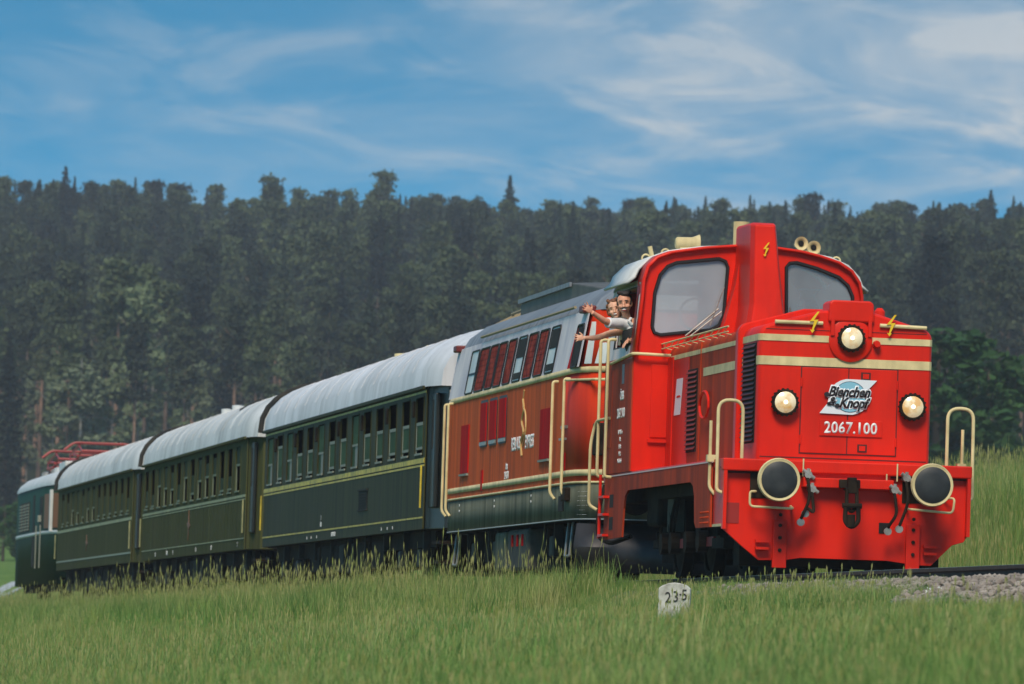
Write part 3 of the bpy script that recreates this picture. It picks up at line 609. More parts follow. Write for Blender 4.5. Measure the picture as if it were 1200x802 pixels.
# horns, eyes and vents on the roof
MB().lathe([(-.15, .055), (-.13, .075), (.06, .08), (.11, .10), (.15, .115), (.155, .0)], (8.0, -.70, 4.17), 'w', 20).box(7.93, 8.07, -.8, -.6, 4.03, 4.12).build('roof_vent', CREAM, L1, smooth=True)
for w, s, z in ((-.97, 8.0, 4.04), (-1.12, 8.6, 4.0), (1.11, 7.6, 4.0)):
    MB().tube([(s, w + .05 * math.cos(R(a)), z + .05 * math.sin(R(a))) for a in range(0, 361, 30)], .012, 6, False).build('lifting_eye', CREAM, L1, smooth=True)
MB().tube([(8.7, -1.02, 4.0), (8.7, -1.06, 4.16)], .03, 8).build('roof_peg', CREAM, L1)
for w, z in ((.66, 4.2), (.82, 4.155)):
    h_ = MB().lathe([(.3, .03), (.1, .04), (-.04, .085), (-.05, .085), (-.04, .06), (0, .03)], (7.62, w, z), 's', 20).build('horn', CREAM, L1, smooth=True)
    MB().lathe([(-.03, 0), (-.03, .035), (0, .03)], (7.62, w, z), 's', 12).build('horn_mouth', HOLEDARK, h_)
MB().box(7.6, 7.9, .55, .9, 4.03, 4.12).build('horn_bracket', CREAM, L1)
MB().add([(7.6, 1.36, 3.72), (7.9, 1.36, 3.72), (7.9, 1.52, 3.62), (7.6, 1.52, 3.62), (7.6, 1.37, 3.62), (7.9, 1.37, 3.62)], [(0, 1, 2, 3), (3, 2, 5, 4), (0, 3, 4)]).build('rain_visor', CREAM, L1)
MB().lathe([(0, .07), (.16, .065), (.2, .03)], (2.8, .75, 2.98), 'z', 12).build('filler_cap', RED, L1, smooth=True)
MB().lathe([(-.1, .08), (.1, .08)], (6.5, 1.05, 3.18), 's', 14).build('red_roof_lamp', RED, L1, smooth=True)

# ------------------------------------------------------------ second locomotive
L2 = vehicle('diesel_locomotive', 10.34, 'weathered blood-orange second diesel locomotive with a row of maroon shutters and wine train lettering', 'locomotive')
FRONT = [(10.98, 0), (11.0, -.5), (11.08, -.85), (11.25, -1.12), (11.55, -1.32), (11.9, -1.42), (12.3, -1.45)]
PLAN = FRONT + [(s, -1.45) for s in (15, 18, 21, 24.2)] + [(24.7, -1.44), (25.05, -1.36), (25.3, -1.2), (25.42, -.9), (25.47, 0)]
PLAN = PLAN + [(s, -w) for s, w in reversed(PLAN[1:-1])]
def band(plan, z0, i0, z1, i1, name, m, parent, sel=None, smooth=True, solid=.02, label=None):
    cx = (10.98 + 25.47) / 2
    def ins(p, i):
        if i == 0: return p
        s, w = p; L = (25.47 - 10.98) / 2; return (cx + (s - cx) * (1 - i / L), w * (1 - i / 1.45))
    pl = [p for p in plan if sel is None or sel(p)]
    b = MB(); closed = sel is None
    b.grid([[(*ins(p, i0), z0) for p in pl], [(*ins(p, i1), z1) for p in pl]], closed)
    return b.build(name, m, parent, smooth=smooth, solid=solid, label=label)
MB().sw([(s, w * .97) for s, w in PLAN], .82, 1.2).build('underfloor', BLACK, L2)
band(PLAN, .78, 0, 1.24, 0, 'side_skirt', SKIRT, L2)
side = lambda p: p[1] < 0 and 12.2 <= p[0] <= 24.8
body = MB(); 
lower = band(PLAN, 1.24, 0, 2.72, 0, 'lower_body', L2RED, L2)
def side_sheet(s0, s1, z0, z1, off, name, m, parent, tilt=0, th=.008, k=-1):
    b = MB(); b.grid([[(s0, k * (1.45 + off), z0), (s1, k * (1.45 + off), z0)], [(s0, k * (1.45 + off - tilt * (z1 - 2.72)), z1), (s1, k * (1.45 + off - tilt * (z1 - 2.72)), z1)]])
    return b.build(name, m, parent, solid=th)
side_sheet(12.9, 24.75, 1.27, 2.68, .012, 'side_sheen_sheet', L2SIDE, lower)
upper = band(PLAN, 2.72, 0, 3.50, .13, 'upper_body', L2RED, L2)
side_sheet(11.75, 24.9, 2.755, 3.50, .014, 'sky_sheen_band', SKYSHEEN, upper, .167)  # pale sheet laid on as the sky reflection along the upper side
for z0, z1 in ((1.245, 1.275), (1.345, 1.425), (2.68, 2.755)): band([(s, w * 1.012) for s, w in PLAN], z0, 0, z1, 0, 'cream_band', CREAM, L2)
band([(s, w * 1.006) for s, w in PLAN], .775, 0, .79, 0, 'sill_edge', mat('pale_sill_edge', (160, 164, 164), .5), L2)
rows = []
for k_, z in ((.13, 3.5), (.22, 3.66), (.45, 3.84), (.8, 3.98), (1.2, 4.05)):
    cx = 18.2; Lh = 7.25
    rows.append([(cx + (s - cx) * (1 - k_ * .6 / Lh), w * (1 - k_ / 1.45), z) for s, w in PLAN])
b_ = MB(); b_.grid(rows, True); b_.add(rows[-1], [tuple(range(len(PLAN)))]); roof2 = b_.build('roof', SLATE, L2, smooth=True)
# roof fittings
MB().tube([(12.9, -1.36, 3.58), (22.2, -1.36, 3.58)], .02, 6).build('roof_rail', mat('tan_rail', (150, 132, 100), .6), roof2)
rb = MB().add([(12.9, -.9, 3.84), (21.4, -.92, 3.80), (21.4, .92, 3.80), (12.9, .9, 3.84), (16.3, -.92, 4.09), (21.3, -.92, 4.09), (21.3, .92, 4.09), (16.3, .92, 4.09), (16.3, 0, 4.14), (21.3, 0, 4.14), (12.9, 0, 4.0)],
              [(0, 1, 5, 4), (4, 5, 9, 8), (8, 9, 6, 7), (7, 6, 2, 3), (1, 2, 6, 9, 5), (0, 4, 8, 10), (10, 8, 7, 3)]).build('roof_cooler_box', ROOFBOX, roof2, bevel=.02)
MB().box(16.3, 21.4, -.955, -.925, 4.04, 4.10).build('box_rim', SLATE, rb)
MB().box(21.7, 24.0, -.6, .6, 3.95, 4.07).build('roof_hatch', ROOFBOX, roof2, bevel=.04)
TANR = mat('tan_rail', (150, 132, 100), .6)
for a in (22.0, 23.1, 24.1): MB().tube([(a, -.95, 3.84), (a, -.62, 4.02), (a, 0, 4.12), (a, .62, 4.02)], .015, 5).build('hatch_frame', TANR, roof2)
MB().tube([(21.8, -.66, 4.05), (24.2, -.66, 4.03)], .02, 6).build('hatch_rail', TANR, roof2)
for s in (12.0, 24.75):
    MB().box(s - .18, s + .18, -1.42, -1.24, 3.46, 3.56).build('roof_step', mat('dark_red_step', (104, 28, 24), .5), L2, bevel=.02)
def quad_win(s0, s1, kind, z0=2.775, z1=3.40, par=None):
    tilt = .167; wz = lambda z, o: -(1.45 + o - tilt * (z - 2.72))
    P = rounded(s0, s1, z0, z1, .05, 2)
    f = MB().tube([(s, wz(z, .03), z) for s, z in P] + [(P[0][0], wz(P[0][1], .03), P[0][1])], .014, 6, False).build('window' if kind in 'GDC' else 'grille', DFRAME, upper)
    m = {'M': MAROON, 'G': WPANE, 'D': WPANE, 'C': GREY}[kind]
    MB().prism([(s, z) for s, z in P], lambda p, t: (p[0], wz(p[1], t), p[1]), .0, .028).build('pane' if kind in 'GDC' else 'grille_panel', m, f)
    if kind == 'M':
        for i in range(7):
            z = z0 + .05 + i * (z1 - z0 - .1) / 6.5
            MB().prism([(s0 + .04, z), (s1 - .04, z), (s1 - .04, z + .06), (s0 + .04, z + .06)], lambda p, t: (p[0], wz(p[1], t), p[1]), .027, .031).build('grille_slat', MAROON, f)
    if kind == 'G':
        MB().prism([(s0 + .04, z0 + .27), (s1 - .04, z0 + .27), (s1 - .04, z0 + .3), (s0 + .04, z0 + .3)], lambda p, t: (p[0], wz(p[1], t), p[1]), .026, .036).build('glazing_bar', DFRAME, f)
    if kind == 'D':
        MB().prism([(s0 + .06, z0 + .33), (s1 - .06, z0 + .33), (s1 - .06, z1 - .03), (s0 + .06, z1 - .03)], lambda p, t: (p[0], wz(p[1], t), p[1]), .026, .034).build('open_gap', HOLEDARK, f)
        MB().prism([(s0 + .06, z0 + .03), (s1 - .06, z0 + .03), (s1 - .06, z0 + .12), (s0 + .06, z0 + .12)], lambda p, t: (p[0], wz(p[1], t), p[1]), .026, .034).build('open_slot', GREY, f)
    return f
for a, c, k_ in ((22.25, 23.05, 'G'), (21.1, 22.06, 'M'), (20.17, 20.95, 'M'), (19.27, 20.03, 'M'), (18.3, 19.05, 'M'), (17.27, 18.05, 'D'), (16.18, 17.02, 'M'), (15.13, 15.96, 'M'), (14.1, 14.86, 'D')):
    quad_win(a, c, k_)
quad_win(11.88, 12.42, 'C', 2.76, 3.32)
MB().prism([(12.42, 2.76), (12.72, 2.76), (12.5, 3.32), (12.4, 3.32)], lambda p, t: (p[0], -(1.45 + t - .167 * (p[1] - 2.72)), p[1]), .012, .03).build('door_edge', SHUT, upper)
fc = FRONT  # wrapped corner window
P = [(11.25, -1.13), (11.6, -1.345)]
wn_ = MB().grid([[(11.22 + .05, -1.12 - .02, 2.79), (11.72, -1.385, 2.79)], [(11.42, -1.04, 3.34), (11.8, -1.29, 3.34)]]).build('corner_window', WPANE, upper, solid=.03)
# lower side: shutters, doors, lettering
for a, c in ((20.42, 21.2), (19.42, 20.22), (18.42, 19.22)):
    P = rounded(a, c, 1.95, 2.62, .05, 2); f = MB().sz(P, -1.475, -1.46).build('shutter', DFRAME, lower)
    MB().box(a + .06, c - .06, -1.485, -1.474, 2.03, 2.58).build('shutter_panel', SHUT, f); MB().box(a + .06, c - .06, -1.49, -1.474, 1.97, 2.02).build('shutter_sill', STEEL, f)
for a, c, z0, z1 in ((22.4, 23.26, 1.62, 2.32), (14.1, 15.05, 1.63, 2.30)):
    f = MB().box(a, c, -1.48, -1.46, z0, z1).build('side_hatch', SHUT, lower); MB().box(a, c, -1.5, -1.46, z0 - .04, z0 - .01).build('hatch_sill', FRAME, f)
MB().box(20.75, 20.95, -1.478, -1.46, 1.33, 1.62).build('tail_lamp_bracket', SHUT, lower)
lt = lambda s, z: (lambda p: (s - p[0], -1.468, z + p[1]))
text('side_lettering', 'REBLAUS', WTXT, lower, lt(17.45, 1.82), .25, .003, .1, .008, 1, .92); text('side_lettering', 'EXPRESS', WTXT, lower, lt(16.1, 1.82), .25, .003, .1, .008, 1, .92)
text('side_lettering', 'ÖBB', WTXT, lower, lt(18.3, 1.57), .11, .003, 0, .004); text('side_lettering', '2143.070', WTXT, lower, lt(18.3, 1.46 - .02), .0001 + .15, .003, 0, .004, 1, .8)
em = MB(); em.tube(smooth_path([(16.75, -1.47, 1.72), (16.9, -1.47, 1.9), (16.6, -1.47, 2.05), (16.9, -1.47, 2.2), (16.65, -1.47, 2.36), (16.8, -1.47, 2.5)], .12), .02, 5).tube(smooth_path([(16.7, -1.47, 1.85), (16.45, -1.47, 2.05), (16.5, -1.47, 2.3), (16.78, -1.47, 2.4)], .12), .015, 5).tube([(16.8, -1.47, 2.5), (16.72, -1.47, 2.62)], .015, 5).build('gold_emblem', GOLD, lower)
# handrails, steps and skirt fittings
def hand(s, zt, zb, p=L2, off=.08): return MB().tube(smooth_path([(s, -1.46, zt), (s, -1.46 - off, zt), (s, -1.46 - off, zb), (s - .05, -1.48, zb - .08)], .06), .02, 8).build('door_handrail', CREAM, p, smooth=True)
hand(13.5, 2.62, 1.15); hand(12.45, 2.62, 1.15); hand(24.3, 2.68, 1.1); hand(24.75, 2.68, 1.1)
MB().tube([(12.4, -1.53, 2.6), (11.3, -1.3, 2.58), (11.0, -.9, 2.58)], .018, 8).build('front_rail', CREAM, L2)
MB().box(12.7, 12.95, -1.472, -1.45, 1.42, 1.66).build('red_key_box', SHUT, lower); MB().box(12.55, 12.95, -1.5, -1.45, 1.98, 2.02).build('door_handle', STEEL, lower); MB().box(12.65, 13.1, -1.5, -1.45, 1.83, 1.86).build('door_handle', STEEL, lower)
for a, z in ((12.9, .9), ): MB().box(a - .2, a + .2, -1.48, -1.45, z, z + .2).build('skirt_hatch', HOLEDARK, L2)
for s in (13.0, 15.8, 19.5, 23.3): 
    for z in (1.16, 1.08): MB().lathe([(0, .02), (-.015, .018)], (s, -1.452, z), 'w', 6).build('skirt_bolt', WTXT, L2)
MB().box(12.2, 12.55, -1.53, -1.45, 1.02, 1.2).build('jack_bracket', BLACK, L2, bevel=.02)
for i in range(6): text('skirt_lettering', ('Br. Bauart', 'KE-P-mZ', '67 t  P 72 t', 'LüP 15,8 m', 'R 80 t', 'REV 04.21')[i], WTXT, L2, lambda p, i=i: (11.62 - p[0], -1.38 + (p[0]) * .3, 1.14 - i * .06), .07, .003, 0, .002)
MB().box(11.2, 11.45, -1.3, -1.12, 1.6, 2.02).build('socket_box', BLACK, L2, bevel=.02)
# underframe
for c in (14.2, 22.2):
    bg_ = MB().box(c - 1.7, c + 1.7, -1.12, -1.0, .42, .72).box(c - .5, c + .5, -1.15, -.95, .3, .75).build('bogie_frame', BLACK, L2, bevel=.03)
    MB().box(c - 1.7, c + 1.7, .95, 1.1, .42, .72).build('bogie_frame', BLACK, L2)
    for ds in (-1.15, 1.15):
        for w in (-.76, .76): wheel(L2, c + ds, w, .475)
        ab = MB().box(c + ds - .16, c + ds + .16, -1.24, -1.1, .34, .62).build('axle_box', MIDG, L2, bevel=.03)
        MB().lathe([(0, .09), (.22, .09)], (c + ds + .3, -1.16, .5), 'z', 10).build('coil_spring', BLACK, L2)
        MB().box(c + ds - .42, c + ds - .34, -1.25, -1.12, .34, .78).build('damper', GREY, L2); MB().box(c + ds + .5, c + ds + .58, -1.25, -1.12, .34, .78).build('damper', GREY, L2)
MB().box(16.6, 18.6, -1.38, -.3, .16, .74).build('fuel_tank', MIDG, L2, bevel=.05)
MB().box(18.8, 19.9, -1.38, -.5, .18, .72).build('battery_box', SKIRT, L2, bevel=.04)
for s in (17.0, 17.5, 18.0): MB().box(s, s + .1, -1.4, -1.37, .5, .66).build('tank_gauge', SHUT, L2)
MB().tube(smooth_path([(12.9, -1.3, .76), (12.75, -1.36, .32), (13.15, -1.36, .32), (13.3, -1.3, .76)], .03), .018, 6).build('foot_step', STEEL, L2)
MB().tube(smooth_path([(24.3, -1.3, .76), (24.2, -1.36, .3), (24.6, -1.36, .3), (24.7, -1.3, .76)], .03), .018, 6).build('foot_step', STEEL, L2)
pw = MB(); pw.grid([[(11.05 + abs(t) * .5, t * 1.45, .72 - abs(t) * .0) for t in np.linspace(-1, 1, 13)], [(10.75 + abs(t) * .7, t * 1.5, .42) for t in np.linspace(-1, 1, 13)], [(10.55 + abs(t) * 1.0, t * 1.42, .10) for t in np.linspace(-1, 1, 13)]])
pw.build('snow_plough', PLOUGH, L2, smooth=True, solid=.03)
for w in (-.875, .875):
    MB().lathe([(0, .22), (.04, .235), (.05, .1), (.6, .12)], (10.36, w, 1.06), 's', 20).build('buffer', BLACK, L2, smooth=True)
    MB().lathe([(-.6, .12), (-.05, .1), (-.04, .235), (0, .22)], (26.08, w, 1.06), 's', 20).build('buffer', BLACK, L2, smooth=True)
MB().tube(smooth_path([(10.9, -1.2, 1.2), (10.7, -1.3, .9), (10.75, -1.3, .55), (10.3, -1.2, .45), (9.9, -1.0, .55)], .15), .03, 8).build('jumper_cable', BLACK, L2, smooth=True)

# ------------------------------------------------------------ coaches
def coach(s0, label, mk, wins, bars, pat, side_s, roof_m, group='green passenger coaches coupled behind the two diesel locomotives'):
    """s0 front buffer; side_s=(front,end) of flat side; pat: per window (dark top fraction, lower slot fraction, kind)"""
    global S0
    F, E = side_s
    root = vehicle('passenger_coach', s0, label, 'railway coach', group)
    zb, zw0, zw1, ze = .88, 2.0, 2.93, 3.08
    ww = (wins[1] - wins[0]) if len(wins) > 1 else 1.77
    hw = .50
    wl_ = MB(); wl_.box(F, E, -1.45, -1.43, zb, zw0); wl_.box(F, E, -1.45, -1.43, zw1, ze)
    edges = [F] + [x for c in wins for x in (c - hw, c + hw)] + [E]
    for i in range(0, len(edges), 2): wl_.box(edges[i], edges[i + 1], -1.45, -1.43, zw0, zw1)
    wall = wl_.build('side_wall', mk, root)
    MB().box(F, E, 1.40, 1.45, zb, ze).build('side_wall', mk, root)
    MB().box(F + .02, E - .02, -1.39, 1.39, zb + .02, zb + .14).build('floor', BLACK, root)
    MB().box(F, E, -1.30, -1.28, zb + .15, ze).build('dark_window_backing', mat('interior_shade_brown', (16, 9, 8), .95, spec=.0), root)  # dark sheet added close behind the windows, interior shade in its colour
    for e, d in ((F, -1), (E, 1)):   # recessed entrance ends
        en = MB(); pl = [(e, -1.42), (e + d * .12, -1.36), (e + d * .85, -1.22), (e + d * .95, -1.0), (e + d * .95, 1.0), (e + d * .85, 1.22), (e + d * .12, 1.36), (e, 1.42)]
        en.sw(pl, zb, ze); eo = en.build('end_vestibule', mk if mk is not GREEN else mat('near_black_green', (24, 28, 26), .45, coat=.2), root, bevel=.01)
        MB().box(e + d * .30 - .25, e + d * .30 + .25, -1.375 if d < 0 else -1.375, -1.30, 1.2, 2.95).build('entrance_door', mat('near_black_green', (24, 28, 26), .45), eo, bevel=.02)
        MB().box(e + d * .30 - .07, e + d * .30 + .07, -1.382, -1.36, 2.1, 2.85).build('door_window', GREY, eo)
        MB().box(min(e + d * .95, e + d * 1.25), max(e + d * .95, e + d * 1.25), -.55, .55, 1.1, 3.2).build('gangway_bellows', BLACK, eo, bevel=.05)
        MB().tube([(e + d * .02, -1.50, 1.2), (e + d * .02, -1.50, 1.85)], .016, 6).build('door_handrail', YEL if mk is GREEN else DIMCR, root)
        for w in (-.875, .875): MB().lathe([(0, .22), (.03, .23), (.04, .1), (.5, .12)] if d < 0 else [(-.5, .12), (-.04, .1), (-.03, .23), (0, .22)], (e + d * 1.45, w, 1.06), 's', 16).build('buffer', BLACK, root, smooth=True)
        MB().box(min(e, e + d * .9), max(e, e + d * .9), -1.3, -1.0, .35, .40).build('foot_step', BLACK, root); MB().box(min(e, e + d * .9), max(e, e + d * .9), -1.3, -1.0, .65, .70).build('foot_step', BLACK, root)
    # roof
    R_ = []
    prof = [(-1.5 * math.cos(R(a)) , 3.05 + 1.0 * math.sin(R(a)) ** .82) for a in range(0, 181, 12)]
    rf = MB(); rows = [[(F - .95, w * .90, 3.0 + (z - 3.0) * .88) for w, z in prof], [(F - .3, w * .975, 3.03 + (z - 3.03) * .98) for w, z in prof]] + [[(x, w, z) for w, z in prof] for x in np.linspace(F + .3, E - .3, 14)] + [[(E + .3, w * .975, 3.03 + (z - 3.03) * .98) for w, z in prof], [(E + .95, w * .90, 3.0 + (z - 3.0) * .88) for w, z in prof]]
    rf.grid(rows); n = len(prof); rf.add(rows[0], [tuple(range(n))]); rf.add(rows[-1], [tuple(range(n))])
    roof = rf.build('roof', roof_m, root, smooth=True)
    for i in range(1, 14):
        x = F + (E - F) * i / 14
        MB().tube([(x, w * 1.002, 3.05 + (z - 3.05) * 1.003) for w, z in prof[1:-1]], .005, 4).build('roof_seam', roof_m, roof)
    MB().tube([(x, w * 1.01, 3.05 + (z - 3.05) * 1.01) for w, z in prof for x in (E + .45,)], .05, 6).build('roof_end_rim', GREY, roof)
    MB().box(F, E, -1.515, -1.46, 3.02, 3.07).build('gutter', mk, root)
    for z0, z1, mm in bars: MB().box(F + .02, E - .02, -1.458, -1.449, z0, z1).build('line', mm, wall)
    for i, c in enumerate(wins):
        top, slot, kind = pat[i % len(pat)]
        h = zw1 - zw0
        P = rounded(c - hw, c + hw, zw0 + .01, zw1 - .01, .07, 2)
        fm = FRAME if mk is GREEN else mat('dull_green_frame', (118, 126, 106), .6, spec=.05)
        f = MB().tube([(s, -1.452, z) for s, z in P] + [(P[0][0], -1.452, P[0][1])], .012, 5, False).build('window', mk, root)
        pm = GPANE if kind == 'g' else (mat('green_steel_shutter', (62, 72, 50), .7, spec=.03, col2=(38, 48, 38), nscale=5) if kind == 's' else TANP)
        zt = zw1 - top * h; zs = zw0 + slot * h
        if kind == 'c':   # upper sash raised, tan blind below
            MB().box(c - hw + .05, c + hw - .05, -1.438, -1.425, zw0 + .45 * h, zw1 - .04).build('sash', GPANE, f)
            MB().box(c - hw + .05, c + hw - .05, -1.447, -1.425, zw0 + .42 * h, zw0 + .46 * h).build('sash_rail', FRAME, f)
            MB().box(c - hw + .08, c + .1, -1.435, -1.425, zw0 + .05, zw0 + .42 * h).build('blind', TANP, f)
            MB().box(c + .1, c + hw - .04, -1.435, -1.425, zw0 + .05, zw0 + .42 * h).build('lower_pane', GPANE, f)
        else:
            MB().box(c - hw + .05, c + hw - .05, -1.438, -1.425, zs, zt).build('sash', pm, f)
            if kind == 'g':
                MB().box(c - hw + .04, c + hw - .04, -1.447, -1.425, zt - .02, zt + .03).build('sash_rail', FRAME, f)
            MB().box(c - hw + .04, c + hw - .04, -1.447, -1.425, zs - .02, zs + .02).build('sash_rail', fm, f)
            for sd_ in (-1, 1): MB().box(c + sd_ * (hw - .05) - .02, c + sd_ * (hw - .05) + .02, -1.446, -1.425, zw0 + .03, zs if kind == 's' else zt).build('sash_stile', fm, f)
        MB().box(c - hw + .1, c + hw - .1, -1.475, -1.445, zw0 + .02, zw0 + .05).build('sill', fm, f)
        if mk is GREEN and i % 2 == 0: MB().box(c + hw + .1, c + hw + .3, -1.49, -1.45, 2.62, 2.88).build('window_vent', BLACK, wall, bevel=.02)
    # underframe
    MB().box(F + .3, E - .3, -1.2, -1.1, .62, .88).build('solebar', BLACK, root)
    MB().box(F - .8, E + .8, -.5, .5, .5, .95).build('frame_beam', BLACK, root)
    MB().box(F + .5, F + 5.9, -.55, .55, .25, .5).build('bogie_bolster', BLACK, root); MB().box(E - 5.9, E - .5, -.55, .55, .25, .5).build('bogie_bolster', BLACK, root)
    for c in (F + 3.2, E - 3.2):
        bg_ = MB().box(c - 1.9, c + 1.9, -1.12, -1.02, .46, .68).box(c - .35, c + .35, -1.16, -.98, .32, .74).build('bogie_frame', BLACK, root, bevel=.03)
        for ds in (-1.25, 1.25):
            for w in (-.76, .76): wheel(root, c + ds, w, .46)
            MB().box(c + ds - .15, c + ds + .15, -1.26, -1.1, .32, .6).build('axle_box', mat('dusty_dark_axle_box', (62, 58, 54), .7), root, bevel=.03)
            for k in (-.42, .42): MB().lathe([(0, .07), (.26, .07)], (c + ds + k, -1.12, .5), 'z', 8).build('coil_spring', BLACK, root)
    cm = (F + E) / 2
    for a, l, z, mm in ((cm - 5.6, 1.7, .34, BLACK), (cm - 3.6, 1.9, .28, BLACK), (cm - 1.2, .9, .30, GREY), (cm + .2, .8, .32, GREY), (cm + 2.2, 1.6, .3, BLACK), (cm + 4.0, 1.4, .35, BLACK), (cm + 1.05, 1.1, .36, BLACK)):
        MB().box(a, a + l, -1.25, -.5, z, .8).build('equipment_box', mm, root, bevel=.03)
    MB().tube([(cm - 6, -.9, .72), (cm - 3.8, -.9, .35), (cm + 3.8, -.9, .35), (cm + 6, -.9, .72)], .04, 6).build('truss_rod', BLACK, root)
    for i in range(9): MB().box(F + 1 + i * 2.6, F + 1.1 + i * 2.6, -1.3, -1.2, .5 + (i * 37 % 5) * .03, .88).build('hanging_bracket', GREY, root)
    return root, wall, roof
gw = (.46, .13, 'g')
winC = [28.43 + .02 + i * 1.745 for i in range(14)]
rC, wC, rfC = coach(26.3, 'glossy dark green coach with bright yellow lines directly behind the diesel locomotives', GREEN, winC,
    [(2.97, 3.0, YEL), (1.895, 1.97, YEL), (1.84, 1.87, YEL), (1.045, 1.07, YEL)],
    [(.46, .14, 'g'), (.46, .14, 'g'), (.46, .14, 'g'), (.44, .14, 'g'), (.44, .12, 'g'), (0, 0, 'c'), (.42, .12, 'g'), (.42, .12, 'g'), (0, 0, 'c'), (.48, .12, 'g'), (.5, .12, 'g'), (0, 0, 'c'), (.26, .12, 'g'), (0, 0, 'c')], (27.72, 52.15), SILVER)
vn = MB().box(35.15, 36.35, -1.46, -1.445, 1.32, 1.62).build('side_vent', HOLEDARK, wC); MB().box(35.1, 36.4, -1.475, -1.45, 1.62, 1.65).box(35.1, 36.4, -1.475, -1.45, 1.29, 1.32).build('vent_rim', GREY, vn)
for i in range(6): MB().box(35.2, 36.3, -1.468, -1.455, 1.34 + i * .045, 1.355 + i * .045).build('vent_slat', GREY, vn)
ct = lambda s, z: (lambda p: (s - p[0], -1.458, z + p[1]))
text('small_lettering', '56 81 29-35 232', WTXT, wC, ct(40.0, .93), .1, .003, 0, .003); text('small_lettering', 'ÖBB', WTXT, wC, ct(42, 1.12), .12, .003); text('small_lettering', '2', WTXT, wC, ct(42, 1.24), .12, .003)
for s in (42.6, 43.5, 44.2, 31.5, 32.2, 33.0): text('small_lettering', '36 t', WTXT, wC, ct(s, .93), .07, .003)
for x, w_, mm in ((45.5, .5, CREAM), (43.0, .3, CREAM), (39.5, .2, CREAM), (37.6, .1, CREAM)):
    MB().lathe([(0, .11), (.16, .11), (.17, .15), (.24, .15), (.25, .05)] if x > 42 else [(0, .06), (.1, .06), (.12, .09), (.16, .05)], (x, w_ - .3, 3.98), 'z', 12).build('roof_ventilator', mm, rfC, smooth=True)
for z in (2.95, 2.78, 2.62): MB().lathe([(-.02, .045), (.02, .045)], (26.85, -1.19, z), 'w', 10).build('jumper_socket', STEEL, rC)
patB = [(.62, .12, 's'), (.62, .12, 's'), (0, .62, 's'), (.12, .5, 's'), (.2, .5, 's'), (.08, .45, 's'), (.38, .2, 's'), (0, .6, 's'), (.52, .1, 's'), (.2, .4, 's'), (.06, .46, 's'), (0, .55, 's'), (.62, .1, 's'), (.5, .12, 's')]
winB = [57.4 + i * 1.655 for i in range(14)]
patB[0] = (0, .6, 's'); patB[1] = (.6, .12, 's'); patB[2] = (.6, .12, 's')
DG = GREENB
rB, wB, rfB = coach(53.3, 'dull dark green coach with a cream line and star crest, middle of the three coaches', DG, winB,
    [(1.90, 1.95, DIMCR), (1.85, 1.87, DIMCR), (1.09, 1.11, DIMCR)], patB, (55.7, 79.85), mat('dull_silver_roof', (218, 216, 214), .5, dirt=.35, dcol=(110, 102, 94), col2=(184, 182, 178), nscale=1.2, nstretch=(1.8, .35, .35), bump=.05, bscale=1.2, bstretch=(3, .3, .3)))
rA, wA, rfA = coach(80.6, 'dull dark green coach with pale cream lines, rearmost coach before the electric locomotive', DG, [84.3 + i * 1.8 for i in range(13)],
    [(1.88, 1.95, DIMCR), (1.09, 1.13, mat('pale_line', (146, 150, 130), .6))], [(.55, .12, 's'), (.4, .14, 's'), (.4, .14, 's'), (.4, .14, 's'), (.36, .14, 's'), (.36, .14, 's'), (.1, .4, 's'), (.1, .4, 's'), (.2, .2, 's'), (.05, .35, 's'), (.05, .45, 's'), (.3, .14, 's'), (.2, .12, 's')], (82.95, 107.85),
    mat('dull_silver_roof', (1, 1, 1)))
S0 = 53.3
brown = mat('brown_crest_paint', (120, 76, 52), .6)
MB().sz([(67.9 + .16 * x, 1.52 + .16 * z) for x, z in ((0, 2.2), (.4, .5), (2.6, .3), (.6, -.3), (.3, -2), (-.3, -.5), (-2.4, 0), (-.4, .4))], -1.462, -1.452).build('crest', brown, wB)
for i in range(40): MB().box(55.9 + i * .6, 55.915 + i * .6, -1.453, -1.447, 1.13, 1.83).build('panel_bead', DG, wB)
for s, t_ in ((76, '36 t'), (73, 'ÖBB 2'), (71.5, 'Bi'), (66, '21 t'), (62.5, 'REV'), (57.0, '2')): text('small_lettering', t_, WTXT, wB, ct(s, .95), .13, .003)
MB().tube([(60.3, -1.15, 3.72), (60.9, -.72, 3.96)], .05, 6).build('dark_roof_strap', GREY, rfB)
for x in (75.5, 73.0): MB().lathe([(0, .13), (.3, .13), (.31, .05)], (x, .0, 3.98), 'z', 12).build('roof_ventilator', WHITE, rfB, smooth=True)
MB().box(67.5, 70.2, -.2, .2, 3.98, 4.12).build('roof_ventilator', WHITE, rfB, bevel=.03)
S0 = 80.6
MB().sz([(97 + .16 * x, 1.5 + .13 * z) for x, z in ((0, 1.6), (.4, .4), (2.6, .3), (.6, -.3), (.3, -1.6), (-.3, -.5), (-2.4, 0), (-.4, .4))], -1.462, -1.452).build('crest', brown, wA)

